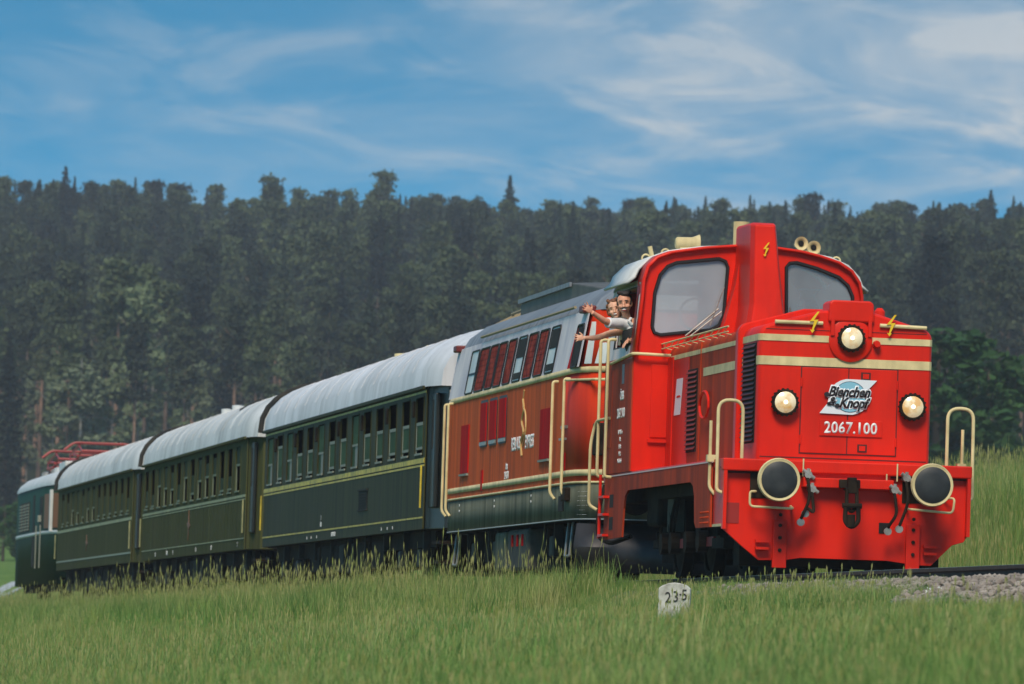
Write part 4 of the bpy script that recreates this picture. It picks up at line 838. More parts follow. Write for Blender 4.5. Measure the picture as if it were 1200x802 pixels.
# ------------------------------------------------------------ electric locomotive at the tail
EL = vehicle('electric_locomotive', 109.0, 'green electric locomotive with white roof and red pantographs at the tail of the train', 'locomotive')
PF = [(109.6, 0), (109.65, -.7), (109.9, -1.05), (110.9, -1.32), (113.4, -1.47)]
PE = PF + [(x, -1.48) for x in (116, 120, 123)] + [(125.2, -1.44), (126.0, -1.25), (126.3, -.7), (126.35, 0)]
PE = PE + [(s, -w) for s, w in reversed(PE[1:-1])]
def eb(z0, z1, name, m, k0=1, k1=1, par=EL, plan=PE):
    b = MB(); b.grid([[(s, w * k0, z0) for s, w in plan], [(s, w * k1, z1) for s, w in plan]], True); return b.build(name, m, par, smooth=True, solid=.02)
eb_ = eb(.55, 3.3, 'body', GREENE); MB().sw([(s, w * .98) for s, w in PE], .6, .8).build('underfloor', BLACK, EL)
eb(1.93, 2.03, 'grey_waist_band', mat('grey_white_band', (178, 184, 180), .5), 1.012, 1.012, eb_)
b_ = MB(); rows = [[(117.9 + (s - 117.9) * (1 - k * .04), w * (1 - k * .32), z) for s, w in PE] for k, z in ((-.06, 3.28), (-.06, 3.36), (.12, 3.5), (.6, 3.68), (1.6, 3.8))]
b_.grid(rows, True); b_.add(rows[-1], [tuple(range(len(PE)))]); er = b_.build('roof', WHITE, EL, smooth=True)
for i in range(3):
    lw_ = MB().box(119.0 + i * 1.5, 120.1 + i * 1.5, -1.505, -1.47, 2.1, 2.95).build('louvre_window', GREY, eb_)
    for j in range(9): MB().box(119.05 + i * 1.5, 120.05 + i * 1.5, -1.53, -1.50, 2.14 + j * .088, 2.18 + j * .088).build('louvre_slat', FRAME, lw_)
for s in (116.7,): MB().box(s, s + .75, -1.5, -1.47, 1.05, 3.1).build('door_recess', HOLEDARK, eb_)
cw = MB().box(113.5, 114.6, -1.5, -1.47, 2.15, 3.0).build('cab_side_window', GREY, eb_); 
fw = MB().add([(112.9, -1.47, 2.1), (111.6, -1.41, 2.1), (111.6, -1.41, 3.05), (112.9, -1.47, 3.05)], [(0, 1, 2, 3)]).build('cab_window', mat('brown_cab_interior', (126, 78, 42), .6), eb_, solid=.03)
MB().box(111.3, 111.6, -1.44, -1.36, 2.0, 3.15).build('window_pillar', WHITE, fw)
MB().add([(110.9, -1.36, 2.1), (110.0, -1.1, 2.1), (110.0, -1.1, 3.05), (110.9, -1.36, 3.05)], [(0, 1, 2, 3)]).build('cab_window', mat('brown_cab_interior', (126, 78, 42), .6), eb_, solid=.03)
for s in (114.9, 113.2): MB().tube([(s, -1.56, 1.0), (s, -1.56, 2.2)], .018, 6).build('door_handrail', FRAME, EL)
MB().box(113.9, 114.3, -1.58, -1.47, 2.3, 2.48).build('mirror', FRAME, EL)
for c in (113.4, 122.6):
    MB().box(c - 2.2, c + 2.2, -1.2, -1.1, .35, .7).build('bogie_frame', BLACK, EL)
    for ds in (-1.4, 1.4):
        for w in (-.76, .76): wheel(EL, c + ds, w, .6)
for s in (120.0, 124.0): MB().lathe([(0, .16), (.25, .14), (.3, .05)], (s, -.7, 3.66), 'z', 12).build('roof_bell', STEEL, er, smooth=True)
for s in (118.2, 119.0): MB().box(s, s + .4, -.8, -.4, 3.7, 3.95).build('roof_box', WHITE, er)
MB().box(112.2, 114.6, -1.0, 1.0, 3.7, 3.98).build('roof_box', WHITE, er, bevel=.04)
for c in (112.6, 121.6):
    pn = MB().tube([(c - 1.3, -.75, 4.0), (c + 1.3, -.75, 4.0), (c + 1.3, .75, 4.0), (c - 1.3, .75, 4.0), (c - 1.3, -.75, 4.0)], .04, 6).build('pantograph', PANTO, EL)
    for sx in (-1.1, 1.1):
        for w in (-.65, .65): MB().lathe([(0, .07), (.05, .1), (.1, .07), (.15, .1), (.2, .07), (.24, .05)], (c + sx, w, 3.74), 'z', 10).build('insulator', mat('brown_insulator', (84, 44, 34), .4), pn)
    for w in (-.75, .75): MB().tube([(c - 1.2, w, 4.02), (c - 2.3, w * .9, 4.22), (c + .2, w * .8, 4.44)], .028, 6).tube([(c + 1.2, w, 4.02), (c + 2.3, w * .9, 4.22), (c - .2, w * .8, 4.44)], .028, 6).tube([(c - 1.8, w, 4.1), (c + .9, w * .9, 4.2)], .04, 6).build('pantograph_arm', PANTO, pn)
    MB().tube([(c - 2.3, -.7, 4.22), (c - 2.3, .7, 4.22)], .04, 6).tube([(c + 2.3, -.7, 4.22), (c + 2.3, .7, 4.22)], .04, 6).tube([(c - 1.2, -.7, 4.02), (c + 1.2, .7, 4.02)], .035, 6).build('pantograph_cross_tube', PANTO, pn)
    for sx in (-.22, .22): MB().tube(smooth_path([(c + sx, -1.0, 4.3), (c + sx, -.75, 4.5), (c + sx, .75, 4.5), (c + sx, 1.0, 4.3)], .1), .035, 6).build('collector_strip', PANTO, pn)

# ------------------------------------------------------------ two people leaning out of the cab window
SKIN = mat('skin', (222, 164, 134), .55, col2=(202, 138, 110), nscale=12)
SKIN2 = mat('pale_skin', (222, 170, 140), .5, col2=(206, 150, 122), nscale=12)
SHIRT = mat('white_cotton_shirt', (226, 226, 226), .8, col2=(196, 198, 202), nscale=9, bump=.5, bscale=14)
VEST = mat('black_waistcoat', (20, 20, 22), .8); HAIRM = mat('dark_brown_hair', (36, 26, 22), .6, bump=.6, bscale=60); HAIRW = mat('reddish_blond_hair', (132, 84, 50), .6, col2=(96, 56, 34), nscale=30, bump=.6, bscale=60)
TEETH = mat('teeth', (236, 232, 226), .3); LIPS = mat('lips', (160, 70, 66), .5); DARK = mat('dark_eye', (30, 20, 18), .3); TATT = mat('tattoo_ink', (70, 66, 74), .6)
S0 = 7.8
def person(label): return thing('person', label, 'person', world_pt(7.8, -1.2, 1.4), YAW)
TP = lambda p: (-(p[0] - 7.8), p[1] + 1.2, p[2] - 1.4)
class Frame:
    k = 1.0
    """head frame: face direction f, up u, side r; centre c"""
    def __init__(s, c, f, u):
        s.c = Vector(c); s.f = Vector(f).normalized(); u = Vector(u); s.u = (u - s.f * u.dot(s.f)).normalized(); s.r = s.f.cross(s.u)
    def p(s, x, y, z): return tuple(s.c + (s.r * x + s.f * y + s.u * z) * s.k)     # x to the side, y forward, z up
def ell(b, fr, c, r, n=12, m=8):
    rows = []
    for i in range(m + 1):
        t = math.pi * i / m; rows.append([fr.p(c[0] + r[0] * math.sin(t) * math.cos(a), c[1] + r[1] * math.sin(t) * math.sin(a), c[2] + r[2] * math.cos(t)) for a in [2 * math.pi * j / n for j in range(n)]])
    b.grid(rows, True); return b
def remesh(o, v, sm_=3):
    md = o.modifiers.new('r', 'REMESH'); md.mode = 'VOXEL'; md.voxel_size = v; md.use_smooth_shade = True
    if sm_: s_ = o.modifiers.new('s', 'SMOOTH'); s_.iterations = sm_; s_.factor = .5
    return o
def head(b, fr, k=1.0, woman=False):
    ell(b, fr, (0, 0, .035 * k), (.081 * k, .092 * k, .088 * k)); ell(b, fr, (0, .018 * k, -.03 * k), (.069 * k, .07 * k, .072 * k)); ell(b, fr, (0, .045 * k, -.085 * k), (.034 * k, .038 * k, .028 * k))
    ell(b, fr, (0, .092 * k, -.012 * k), (.012 * k, .016 * k, .03 * k)); ell(b, fr, (0, .1 * k, -.03 * k), (.017 * k, .017 * k, .012 * k))
    for x in (-1, 1):
        ell(b, fr, (x * .076 * k, -.005, -.005), (.012, .022, .033)); ell(b, fr, (x * .03 * k, .072 * k, .032 * k), (.022, .014, .01)); ell(b, fr, (x * .04 * k, .06 * k, -.025 * k), (.024, .02, .022))
def hand_(b, wrist, d, up, spread=1.0, k=1.0, thumb=1):
    """open waving hand: d = direction of the fingers, up = towards the thumb side"""
    W = Vector(wrist); d = Vector(d).normalized(); u = Vector(up); u = (u - d * u.dot(d)).normalized(); nrm_ = d.cross(u)
    fr = Frame(W + d * .045 * k, d, u); ell(b, fr, (0, 0, 0), (.014 * k, .052 * k, .040 * k)); ell(b, fr, (0, .02 * k, 0), (.013 * k, .03 * k, .042 * k))
    for i, (off, ln) in enumerate(((.032, .066), (.012, .076), (-.010, .071), (-.030, .056))):
        a = (off / .032) * .30 * spread; dd = (d * math.cos(a) + u * math.sin(a)); p0 = W + d * .072 * k + u * off * k
        p1 = p0 + dd * ln * k * .5; p2 = p0 + dd * ln * k + nrm_ * .008 * (i % 2 + .5)
        b.tube([tuple(p0), tuple(p1), tuple(p2)], [.0098 * k, .009 * k, .0075 * k], 8)
    p0 = W + d * .018 * k + u * .03 * k * thumb; dd = (d * .6 + u * .8 * thumb).normalized(); p1 = p0 + dd * .035 * k; p2 = p1 + (d * .8 + u * .6 * thumb).normalized() * .032 * k
    b.tube([tuple(p0), tuple(p1), tuple(p2)], [.014 * k, .011 * k, .009 * k], 8)
# man
man = person('man with dark hair, moustache, white shirt and black waistcoat waving from the cab window')
fr = Frame((7.74, -1.505, 3.375), (-.97, -.24, -.04), (.0, -.10, 1))
b = MB(TP); fr.k = 1.13; head(b, fr)
b.tube([fr.p(0, -.015, -.06), (7.80, -1.46, 3.2)], .052, 12)
b.tube([(7.9, -1.05, 2.5), (7.86, -1.2, 2.8), (7.82, -1.38, 3.05), (7.80, -1.44, 3.18)], [.15, .15, .14, .07], 14)
b.tube([(7.78, -1.50, 3.12), (7.62, -1.70, 3.13), (7.56, -1.78, 3.15), (7.44, -1.95, 3.24)], [.058, .045, .042, .027], 12)
hand_(b, (7.44, -1.955, 3.243), (-.15, -.75, .55), (.1, .55, .8), 1.3, 1.0, 1)
b.tube([(7.84, -1.22, 3.08), (7.66, -1.32, 2.9), (7.62, -1.47, 2.93)], [.055, .045, .03], 10)
hand_(b, (7.62, -1.47, 2.93), (-.1, -.5, -.8), (-.6, .3, .2), .3, .9, 1)
remesh(b.build('body', SKIN, man), .0062, 2)
sh = MB(TP).tube([(7.82, -1.36, 3.02), (7.80, -1.45, 3.12), (7.74, -1.55, 3.13), (7.64, -1.68, 3.125), (7.605, -1.73, 3.13)], [.1, .085, .072, .066, .068], 16).tube([(7.9, -1.05, 2.5), (7.86, -1.2, 2.8), (7.81, -1.36, 3.03), (7.80, -1.44, 3.15)], [.165, .165, .15, .075], 16).tube([(7.84, -1.22, 3.08), (7.68, -1.30, 2.92)], [.07, .06], 12)
remesh(sh.build('shirt', SHIRT, man), .01, 2)
remesh(MB(TP).tube([(7.88, -1.08, 2.5), (7.83, -1.26, 2.8), (7.78, -1.38, 2.99), (7.78, -1.42, 3.08)], [.172, .172, .155, .10], 16).build('waistcoat', VEST, man), .01, 2)
MB(TP).tube([(7.72, -1.42, 3.2), (7.69, -1.45, 3.16), (7.69, -1.41, 3.12)], .02, 8).build('collar', SHIRT, man)
hb = MB(TP); ell(hb, fr, (0, -.025, .055), (.088, .096, .078)); ell(hb, fr, (0, -.045, .02), (.088, .075, .085)); ell(hb, fr, (.02, .045, .105), (.055, .045, .028))
for x in (-.045, -.01, .03, .06): ell(hb, fr, (x, .03, .125), (.03, .04, .022))
for x in (-1, 1): ell(hb, fr, (x * .072, .015, .02), (.012, .02, .04))
remesh(hb.build('hair', HAIRM, man), .008, 1)
for x in (-1, 1):
    ell_ = MB(TP); ell(ell_, fr, (x * .03, .083, .014), (.0075, .005, .0038), 10, 6); ell_.build('eye', DARK, man, smooth=True)
    e2 = MB(TP); ell(e2, fr, (x * .031, .087, .036), (.02, .008, .005), 10, 6); e2.build('eyebrow', HAIRM, man, smooth=True)
m_ = MB(TP); ell(m_, fr, (-.02, .096, -.046), (.026, .012, .009)); ell(m_, fr, (.02, .096, -.046), (.026, .012, .009)); ell(m_, fr, (0, .096, -.044), (.012, .01, .008)); m_.build('moustache', HAIRM, man, smooth=True)
m_ = MB(TP); ell(m_, fr, (0, .093, -.061), (.026, .008, .008)); m_.build('teeth', TEETH, man, smooth=True)
m_ = MB(TP); ell(m_, fr, (0, .0915, -.071), (.026, .009, .006)); m_.build('lips', LIPS, man, smooth=True)
for i in range(6):
    t = .25 + i * .11; a = Vector((7.56, -1.78, 3.15)).lerp(Vector((7.44, -1.95, 3.24)), t)
    MB(TP).tube([(a.x - .002, a.y, a.z - .0), (a.x - .030 + t * .004, a.y - .015, a.z + .012 * (-1) ** i)], [.006, .012], 6).build('tattoo', TATT, man)
MB(TP).lathe([(-.012, .033), (.012, .033)], (7.63, -1.45, 2.935), 'w', 14).build('wristwatch', DARK, man)
# woman
wom = person('smiling woman with reddish blond hair waving beside the man at the cab window')
fw_ = Frame((7.90, -1.595, 3.305), (-.96, -.26, .0), (-.0, -.24, .97))
b = MB(TP); fw_.k = 1.12; head(b, fw_, .92, True)
b.tube([fw_.p(0, -.015, -.05), (7.98, -1.5, 3.14)], .042, 12)
b.tube([(8.15, -1.0, 2.5), (8.1, -1.2, 2.8), (8.02, -1.42, 3.02), (8.0, -1.47, 3.12)], [.13, .13, .115, .055], 14)
b.tube([(7.96, -1.52, 3.04), (7.84, -1.68, 3.0), (7.76, -1.80, 2.955), (7.70, -1.90, 2.935), (7.64, -2.01, 2.932)], [.048, .042, .037, .034, .023], 12)
hand_(b, (7.64, -2.01, 2.932), (-.1, -.95, -.05), (.1, -.1, .95), 1.25, .92, 1)
remesh(b.build('body', SKIN2, wom), .0062, 2)
remesh(MB(TP).tube([(8.15, -1.0, 2.5), (8.1, -1.2, 2.8), (8.02, -1.40, 3.0), (8.0, -1.45, 3.08)], [.15, .15, .13, .07], 16).build('dress', VEST, wom), .01, 2)
hb = MB(TP); ell(hb, fw_, (0, -.025, .055), (.082, .09, .078)); ell(hb, fw_, (0, -.05, -.01), (.085, .06, .09))
for i in range(34):
    a = random.uniform(-2.7, 2.7); z = random.uniform(-.07, .12); rr = .075 if abs(a) > .6 else .06
    if abs(a) < .7 and z < .08: continue
    ell(hb, fw_, (rr * math.sin(a) * (1.05 if z < .08 else .8), -.01 + rr * math.cos(a) * (.5 if z < .08 else .9), z), (.022, .024, .02), 8, 6)
remesh(hb.build('hair', HAIRW, wom), .008, 1)
for x in (-1, 1):
    e_ = MB(TP); ell(e_, fw_, (x * .027, .075, .013), (.0075, .005, .004), 10, 6); e_.build('eye', DARK, wom, smooth=True)
    e_ = MB(TP); ell(e_, fw_, (x * .028, .079, .031), (.017, .005, .004), 10, 6); e_.build('eyebrow', HAIRW, wom, smooth=True)
m_ = MB(TP); ell(m_, fw_, (0, .082, -.052), (.025, .007, .011)); m_.build('lips', LIPS, wom, smooth=True)
m_ = MB(TP); ell(m_, fw_, (0, .085, -.051), (.021, .007, .007)); m_.build('teeth', TEETH, wom, smooth=True)

# ------------------------------------------------------------ vegetation
def leafmat(name, c1, c2, c3, rough=.75, nscale=.6, trans=.15):
    m = bpy.data.materials.new(name); MATS[name] = m; m.use_nodes = True; nt = m.node_tree; L = nt.links; b = nt.nodes['Principled BSDF']
    b.inputs['Roughness'].default_value = rough; b.inputs['Specular IOR Level'].default_value = .2
    oi = nt.nodes.new('ShaderNodeObjectInfo'); tcn = nt.nodes.new('ShaderNodeTexCoord'); n = nt.nodes.new('ShaderNodeTexNoise'); n.inputs['Scale'].default_value = nscale; n.inputs['Detail'].default_value = 5
    L.new(tcn.outputs['Object'], n.inputs[0])
    mr = nt.nodes.new('ShaderNodeMapRange'); mr.inputs[1].default_value = .3; mr.inputs[2].default_value = .7; L.new(n.outputs[0], mr.inputs[0])
    a = nt.nodes.new('ShaderNodeMix'); a.data_type = 'RGBA'; a.inputs[6].default_value = lin(c1); a.inputs[7].default_value = lin(c2); L.new(mr.outputs[0], a.inputs[0])
    c = nt.nodes.new('ShaderNodeMix'); c.data_type = 'RGBA'; c.inputs[7].default_value = lin(c3); L.new(a.outputs[2], c.inputs[6]); 
    p = nt.nodes.new('ShaderNodeMath'); p.operation = 'POWER'; p.inputs[1].default_value = 1.15; L.new(oi.outputs['Random'], p.inputs[0]); L.new(p.outputs[0], c.inputs[0])
    L.new(c.outputs[2], b.inputs['Base Color'])
    if trans:
        tr = nt.nodes.new('ShaderNodeBsdfTranslucent'); L.new(c.outputs[2], tr.inputs[0]); mx = nt.nodes.new('ShaderNodeMixShader'); mx.inputs[0].default_value = trans
        L.new(b.outputs[0], mx.inputs[1]); L.new(tr.outputs[0], mx.inputs[2]); L.new(mx.outputs[0], nt.nodes['Material Output'].inputs[0])
    return m
PINEM = leafmat('pine_needles', (66, 78, 50), (100, 110, 72), (26, 32, 32)); SPRM = leafmat('spruce_needles', (46, 58, 46), (72, 86, 60), (18, 26, 26))
BIRM = leafmat('birch_leaves', (96, 110, 76), (122, 134, 98), (106, 114, 90)); DECM = leafmat('broad_leaves', (34, 62, 30), (62, 94, 44), (44, 74, 38))
BARKP = mat('pine_bark', (150, 116, 94), .9, col2=(104, 84, 72), nscale=1.2); BARKB = mat('birch_bark', (156, 150, 140), .8, col2=(104, 98, 90), nscale=1.2); BARKD = mat('dark_bark', (70, 58, 48), .9)
def quads(C_, size, flat=.0, jit=.4):
    """leaf clumps: one folded quad per centre"""
    n = len(C_); a = np.random.normal(size=(n, 3)); a[:, 2] *= (1 - flat); a /= np.linalg.norm(a, axis=1)[:, None]
    b = np.random.normal(size=(n, 3)); b -= (b * a).sum(1)[:, None] * a; b /= np.linalg.norm(b, axis=1)[:, None]
    sz = size * np.random.uniform(.5, 1.4, n)[:, None]
    if flat: sz = sz * np.clip((C_[:, 2].max() - C_[:, 2])[:, None] / 4, .5, 1)
    p = [C_ + a * sz + b * sz * .15, C_ + b * sz * .6 + a * .1 * sz, C_ - a * sz * .9, C_ - b * sz * .65]
    V = np.stack(p, 1).reshape(-1, 3); V += np.random.normal(size=V.shape) * jit * size * .25
    F = np.arange(n * 4).reshape(-1, 4); return V, F
def crown_pts(kind, H, n):
    P = []
    if kind == 'spruce':
        for _ in range(n):
            t = random.random() ** 1.1; z = H * (.12 + .88 * (1 - (1 - t) ** 1) ) if False else H * (.10 + .90 * t)
            rm = min((H - z) * .25, 2.7) + .03; tier = .75 + .25 * math.sin(z * 5.5); a = random.uniform(0, 6.28); r = rm * tier * math.sqrt(random.random()) * (1 + .25 * math.sin(3 * a + z))
            P.append((r * math.cos(a), r * math.sin(a), z - r * .3))
    elif kind == 'pine':
        cl = []
        for _ in range(24):
            z = random.uniform(.60, .96); rr = 2.1 * (1.12 - z) / .48 * random.uniform(.1, 1); a = random.uniform(0, 6.28); cl.append((rr * math.cos(a), rr * math.sin(a), H * z, random.uniform(.6, 1.15)))
        cl += [(0, 0, H * .965, .6), (.2, 0, H * .9, .95)]
        for _ in range(n):
            c = random.choice(cl); d = np.random.normal(size=3); d /= np.linalg.norm(d); r = c[3] * (random.random() ** .4 if random.random() < .8 else random.uniform(1, 1.55))
            P.append((c[0] + d[0] * r * 1.3, c[1] + d[1] * r * 1.3, c[2] + d[2] * r * .62))
    elif kind == 'birch':
        cl = []
        for _ in range(34):
            z = random.uniform(.32, .97); rr = 1.9 * math.sin(math.pi * min(1, (z - .2) / .82)) ** .8; a = random.uniform(0, 6.28); cl.append((rr * math.cos(a) * random.uniform(.2, 1), rr * math.sin(a) * random.uniform(.2, 1), z * H, random.uniform(.4, .85)))
        for _ in range(n):
            c = random.choice(cl); d = np.random.normal(size=3); d /= np.linalg.norm(d); r = c[3] * random.random() ** .4
            P.append((c[0] + d[0] * r, c[1] + d[1] * r, c[2] + d[2] * r))
    else:
        cl = []
        for _ in range(42):
            z = random.uniform(.12, .92); rr = H * .33 * math.sqrt(max(0, 1 - ((z - .42) / .56) ** 2)); a = random.uniform(0, 6.28); cl.append((rr * math.cos(a) * random.uniform(.5, 1), rr * math.sin(a) * random.uniform(.5, 1), z * H, random.uniform(.5, 1.1)))
        for _ in range(n):
            c = random.choice(cl); d = np.random.normal(size=3); d /= np.linalg.norm(d); r = c[3] * random.random() ** .35
            P.append((c[0] + d[0] * r, c[1] + d[1] * r, max(.15, c[2] + d[2] * r)))
    return np.array(P)
def trunk_mesh(kind, H, m):
    S = lambda p: p; b = MB(S); lean = [random.uniform(-.25, .25), random.uniform(-.25, .25)]
    r0 = {'pine': .29, 'spruce': .2, 'birch': .16, 'broad': .2}[kind]
    pts = [(lean[0] * t * math.sin(t * 3), lean[1] * t, H * t * (.86 if kind == 'spruce' else .95)) for t in np.linspace(0, 1, 7)]
    b.tube([(pts[0][0], pts[0][1], -.8)] + pts[1:], [r0 * 1.1] + [r0 * (1 - .85 * t) for t in np.linspace(.15, 1, 6)], 7)
    for i in range({'pine': 9, 'spruce': 5, 'birch': 9, 'broad': 8}[kind]):
        t = random.uniform(.42 if kind != 'broad' else .15, .9); a = random.uniform(0, 6.28); l = {'pine': 1.4, 'spruce': .8, 'birch': 1.5, 'broad': 2.4}[kind] * random.uniform(.6, 1.2)
        z = H * t * .97; b.tube([(lean[0] * t * math.sin(t * 3), lean[1] * t, z), (l * .6 * math.cos(a), l * .6 * math.sin(a), z + l * .35), (l * math.cos(a), l * math.sin(a), z + l * .8)], [r0 * .3, r0 * .2, r0 * .08], 5)
    o = b.build('trunk', m, None, smooth=True); me = o.data; bpy.data.objects.remove(o); return me
PROTO = {}
for kind, H, nq, sz, lm, bm_, nv in (('pine', 25, 2600, .30, PINEM, BARKP, 4), ('spruce', 25, 2800, .30, SPRM, BARKD, 3), ('birch', 17, 2400, .26, BIRM, BARKB, 3), ('broad', 9, 2600, .26, DECM, BARKD, 3)):
    for v in range(nv):
        V, F = quads(crown_pts(kind, H, nq), sz, .5 if kind == 'spruce' else 0)
        PROTO[kind, v] = (np_mesh(kind + '_crown', V, F, lm, False), trunk_mesh(kind, H, bm_), H)
NV = {'pine': 4, 'spruce': 3, 'birch': 3, 'broad': 3}
def tree(kind, x, y, H, label, cat='tree', group=None, wide=1.0, name=None):
    cm, tm, h = PROTO[kind, random.randrange(NV[kind])]; z = float(terrain(x, y)); k = H / h
    root = thing(name or {'pine': 'pine_tree', 'spruce': 'spruce_tree', 'birch': 'birch_tree', 'broad': 'broadleaf_tree'}[kind], label, cat, (x, y, z), random.uniform(0, 6.28), group)
    for nm, me in (('crown', cm), ('trunk', tm)):
        o = bpy.data.objects.new(nm, me); COL.objects.link(o); o.parent = root; o.scale = (k * wide, k * wide, k)
    return root
def at(U, d): return U / FPX * d, d
# distinct trees first
for U, d, V, lab in ((-516, 600, 342, 'pale birch with a broad airy crown, tallest of the birches above the electric locomotive'), (-478, 604, 330, 'slim pale birch just right of the broad birch over the first coach roof'),
                     (-545, 606, 315, 'narrow grey-stemmed birch left of the broad pale birch'), (-447, 610, 425, 'very tall pale-crowned birch rising over the rear coaches')):
    x, y = at(U, d); tree('birch', x, y, V / FPX * d - 1 - float(terrain(x, y)), lab, wide=1.5 if U == -516 else 1.1)
for U, d, V, wd, lab in ((488, 350, 408, 1.5, 'bright green broadleaf tree right behind the red locomotive hood'), (548, 356, 372, 1.4, 'rounded green bushy tree at the field edge, right of the taller one'),
                     (430, 352, 350, 1.3, 'low green bushy tree mostly hidden behind the red hood'), (518, 362, 345, 1.2, 'small green bush between the two field-edge trees')):
    x, y = at(U, d); tree('broad', x, y, V / FPX * d - 1 - float(terrain(x, y)), lab, wide=wd)
x, y = at(600, 520); tree('broad', x, y, 375 / FPX * d - 1 if False else 10, 'grey-green broadleaf tree at the far right edge of the forest', wide=.7)
x, y = at(-600, 470); tree('broad', x, y, 4.2, 'dark green bush at the forest foot beyond the farm track on the far left', 'bush', wide=1.3)
x, y = at(-575, 480); tree('broad', x, y, 3.2, 'small dark bush beside the electric locomotive at the far left', 'bush', wide=1.2)
for U, V, kind, lab in ((545, 563, 'spruce', 'pointed spruce standing tallest on the skyline at the far right'), (497, 545, 'spruce', 'second pointed spruce on the skyline, left of the tallest one'), (334, 556, 'pine', 'rounded dark pine on the skyline above the horns'),
                        (-300, 556, 'pine', 'flat-topped pine sticking out above the skyline on the left'), (-542, 556, 'spruce', 'thin sparse spruce tip on the skyline near the left edge'), (-572, 540, 'spruce', 'pointed spruce at the extreme left of the skyline'),
                        (-20, 562, 'spruce', 'small pointed spruce on the skyline near the middle'), (-170, 566, 'pine', 'dark pine crown on the skyline left of the middle')):
    x, y = at(U, 985); tree(kind, x, y, V / FPX * 985 - 1 - float(terrain(x, y)), lab, wide=1.5 if kind == 'spruce' else 1.1)
# front rows as single trees, the rest as one forest
cand = []
rng = np.random.RandomState(5)
yy = 604.0
while yy < 1120:
    hw_ = yy * .15; xx = -hw_ + rng.uniform(0, 4)
    while xx < hw_:
        cand.append((xx + rng.uniform(-1.4, 1.4), yy + rng.uniform(-2.2, 2.2))); xx += rng.uniform(4.2, 7.2) * (1.25 if yy < 760 else 1)
    yy += 9.0 if yy < 760 else 7.5
front = [c for c in cand if c[1] < 700 and abs(c[0] / c[1]) < .078]; front = sorted(front, key=lambda c: c[1])[:270]; fs = set(front)
LABS = {'pine': ('dark pine with a bare reddish trunk in the front rows of the forest', 'front-row forest pines'), 'spruce': ('dark conical spruce among the pines in the front rows of the forest', 'front-row forest spruces'), 'birch': ('pale-stemmed birch among the conifers in the front rows of the forest', 'front-row forest birches')}
for i, (x, y) in enumerate(front):
    left = x / y < -.035
    k = rng.choice(['pine', 'spruce', 'birch'], p=[.48, .28, .24] if left else [.54, .40, .06])
    H = {'pine': rng.uniform(17, 24), 'spruce': rng.uniform(13, 22), 'birch': rng.uniform(11, 17)}[k]
    if y < 615: H *= .82
    tree(k, x, y, H, LABS[k][0], 'tree', LABS[k][1], wide=rng.uniform(.85, 1.15))
def gn_scatter(name, protos, pos, idx, rot, scl, label, cat, tilt=None):
    """one 'stuff' object: a point cloud mesh whose geometry nodes place the prototype meshes"""
    pc = bpy.data.collections.new(name + '_kinds')
    for i, p in enumerate(protos):
        o = bpy.data.objects.new('%s_kind_%02d' % (name, i), p); pc.objects.link(o)
    me = bpy.data.meshes.new(name); me.vertices.add(len(pos)); me.vertices.foreach_set('co', np.asarray(pos, np.float32).ravel())
    for an, arr, tp in (('idx', idx, 'INT'), ('rz', rot, 'FLOAT'), ('scl', scl, 'FLOAT')):
        a = me.attributes.new(an, tp, 'POINT'); a.data.foreach_set('value', np.asarray(arr, np.int32 if tp == 'INT' else np.float32))
    ob = bpy.data.objects.new(name, me); COL.objects.link(ob)
    ng = bpy.data.node_groups.new(name, 'GeometryNodeTree'); ng.interface.new_socket('Geometry', in_out='INPUT', socket_type='NodeSocketGeometry'); ng.interface.new_socket('Geometry', in_out='OUTPUT', socket_type='NodeSocketGeometry')
    A = ng.nodes.new; gi = A('NodeGroupInput'); go = A('NodeGroupOutput'); ip = A('GeometryNodeInstanceOnPoints'); ci = A('GeometryNodeCollectionInfo')
    ci.inputs['Collection'].default_value = pc; ci.inputs['Separate Children'].default_value = True; ci.inputs['Reset Children'].default_value = True
    ip.inputs['Pick Instance'].default_value = True
    def attr(nm, tp):
        n = A('GeometryNodeInputNamedAttribute'); n.data_type = tp; n.inputs[0].default_value = nm; return n.outputs[0]
    L = ng.links; L.new(gi.outputs[0], ip.inputs['Points']); L.new(ci.outputs[0], ip.inputs['Instance']); L.new(attr('idx', 'INT'), ip.inputs['Instance Index'])
    cx = A('ShaderNodeCombineXYZ'); L.new(attr('rz', 'FLOAT'), cx.inputs[2]); L.new(cx.outputs[0], ip.inputs['Rotation'])
    c2_ = A('ShaderNodeCombineXYZ'); s_ = attr('scl', 'FLOAT')
    for i in range(3): L.new(s_, c2_.inputs[i])
    L.new(c2_.outputs[0], ip.inputs['Scale']); L.new(ip.outputs[0], go.inputs[0])
    md = ob.modifiers.new('scatter', 'NODES'); md.node_group = ng
    tag(ob, label, cat, kind='stuff'); return ob
def joined(cm, tm):
    bm = bmesh.new(); bm.from_mesh(cm); n = len(bm.faces); bm.from_mesh(tm); bm.faces.ensure_lookup_table()
    for f in bm.faces[n:]: f.material_index = 1
    me = bpy.data.meshes.new('forest_tree'); bm.to_mesh(me); bm.free(); me.materials.append(cm.materials[0]); me.materials.append(tm.materials[0]); return me
keys = [k for k in PROTO if k[0] != 'broad']; protos = [joined(PROTO[k][0], PROTO[k][1]) for k in keys]
rest = [c for c in cand if c not in fs and math.hypot(c[0], c[1]) > 600]; P_ = np.array(rest); Z_ = terrain(P_[:, 0], P_[:, 1])
pr = np.array([{'pine': .16, 'spruce': .17, 'birch': .02}[k[0]] for k in keys]); pr /= pr.sum()
ix = rng.choice(len(keys), len(rest), p=pr)
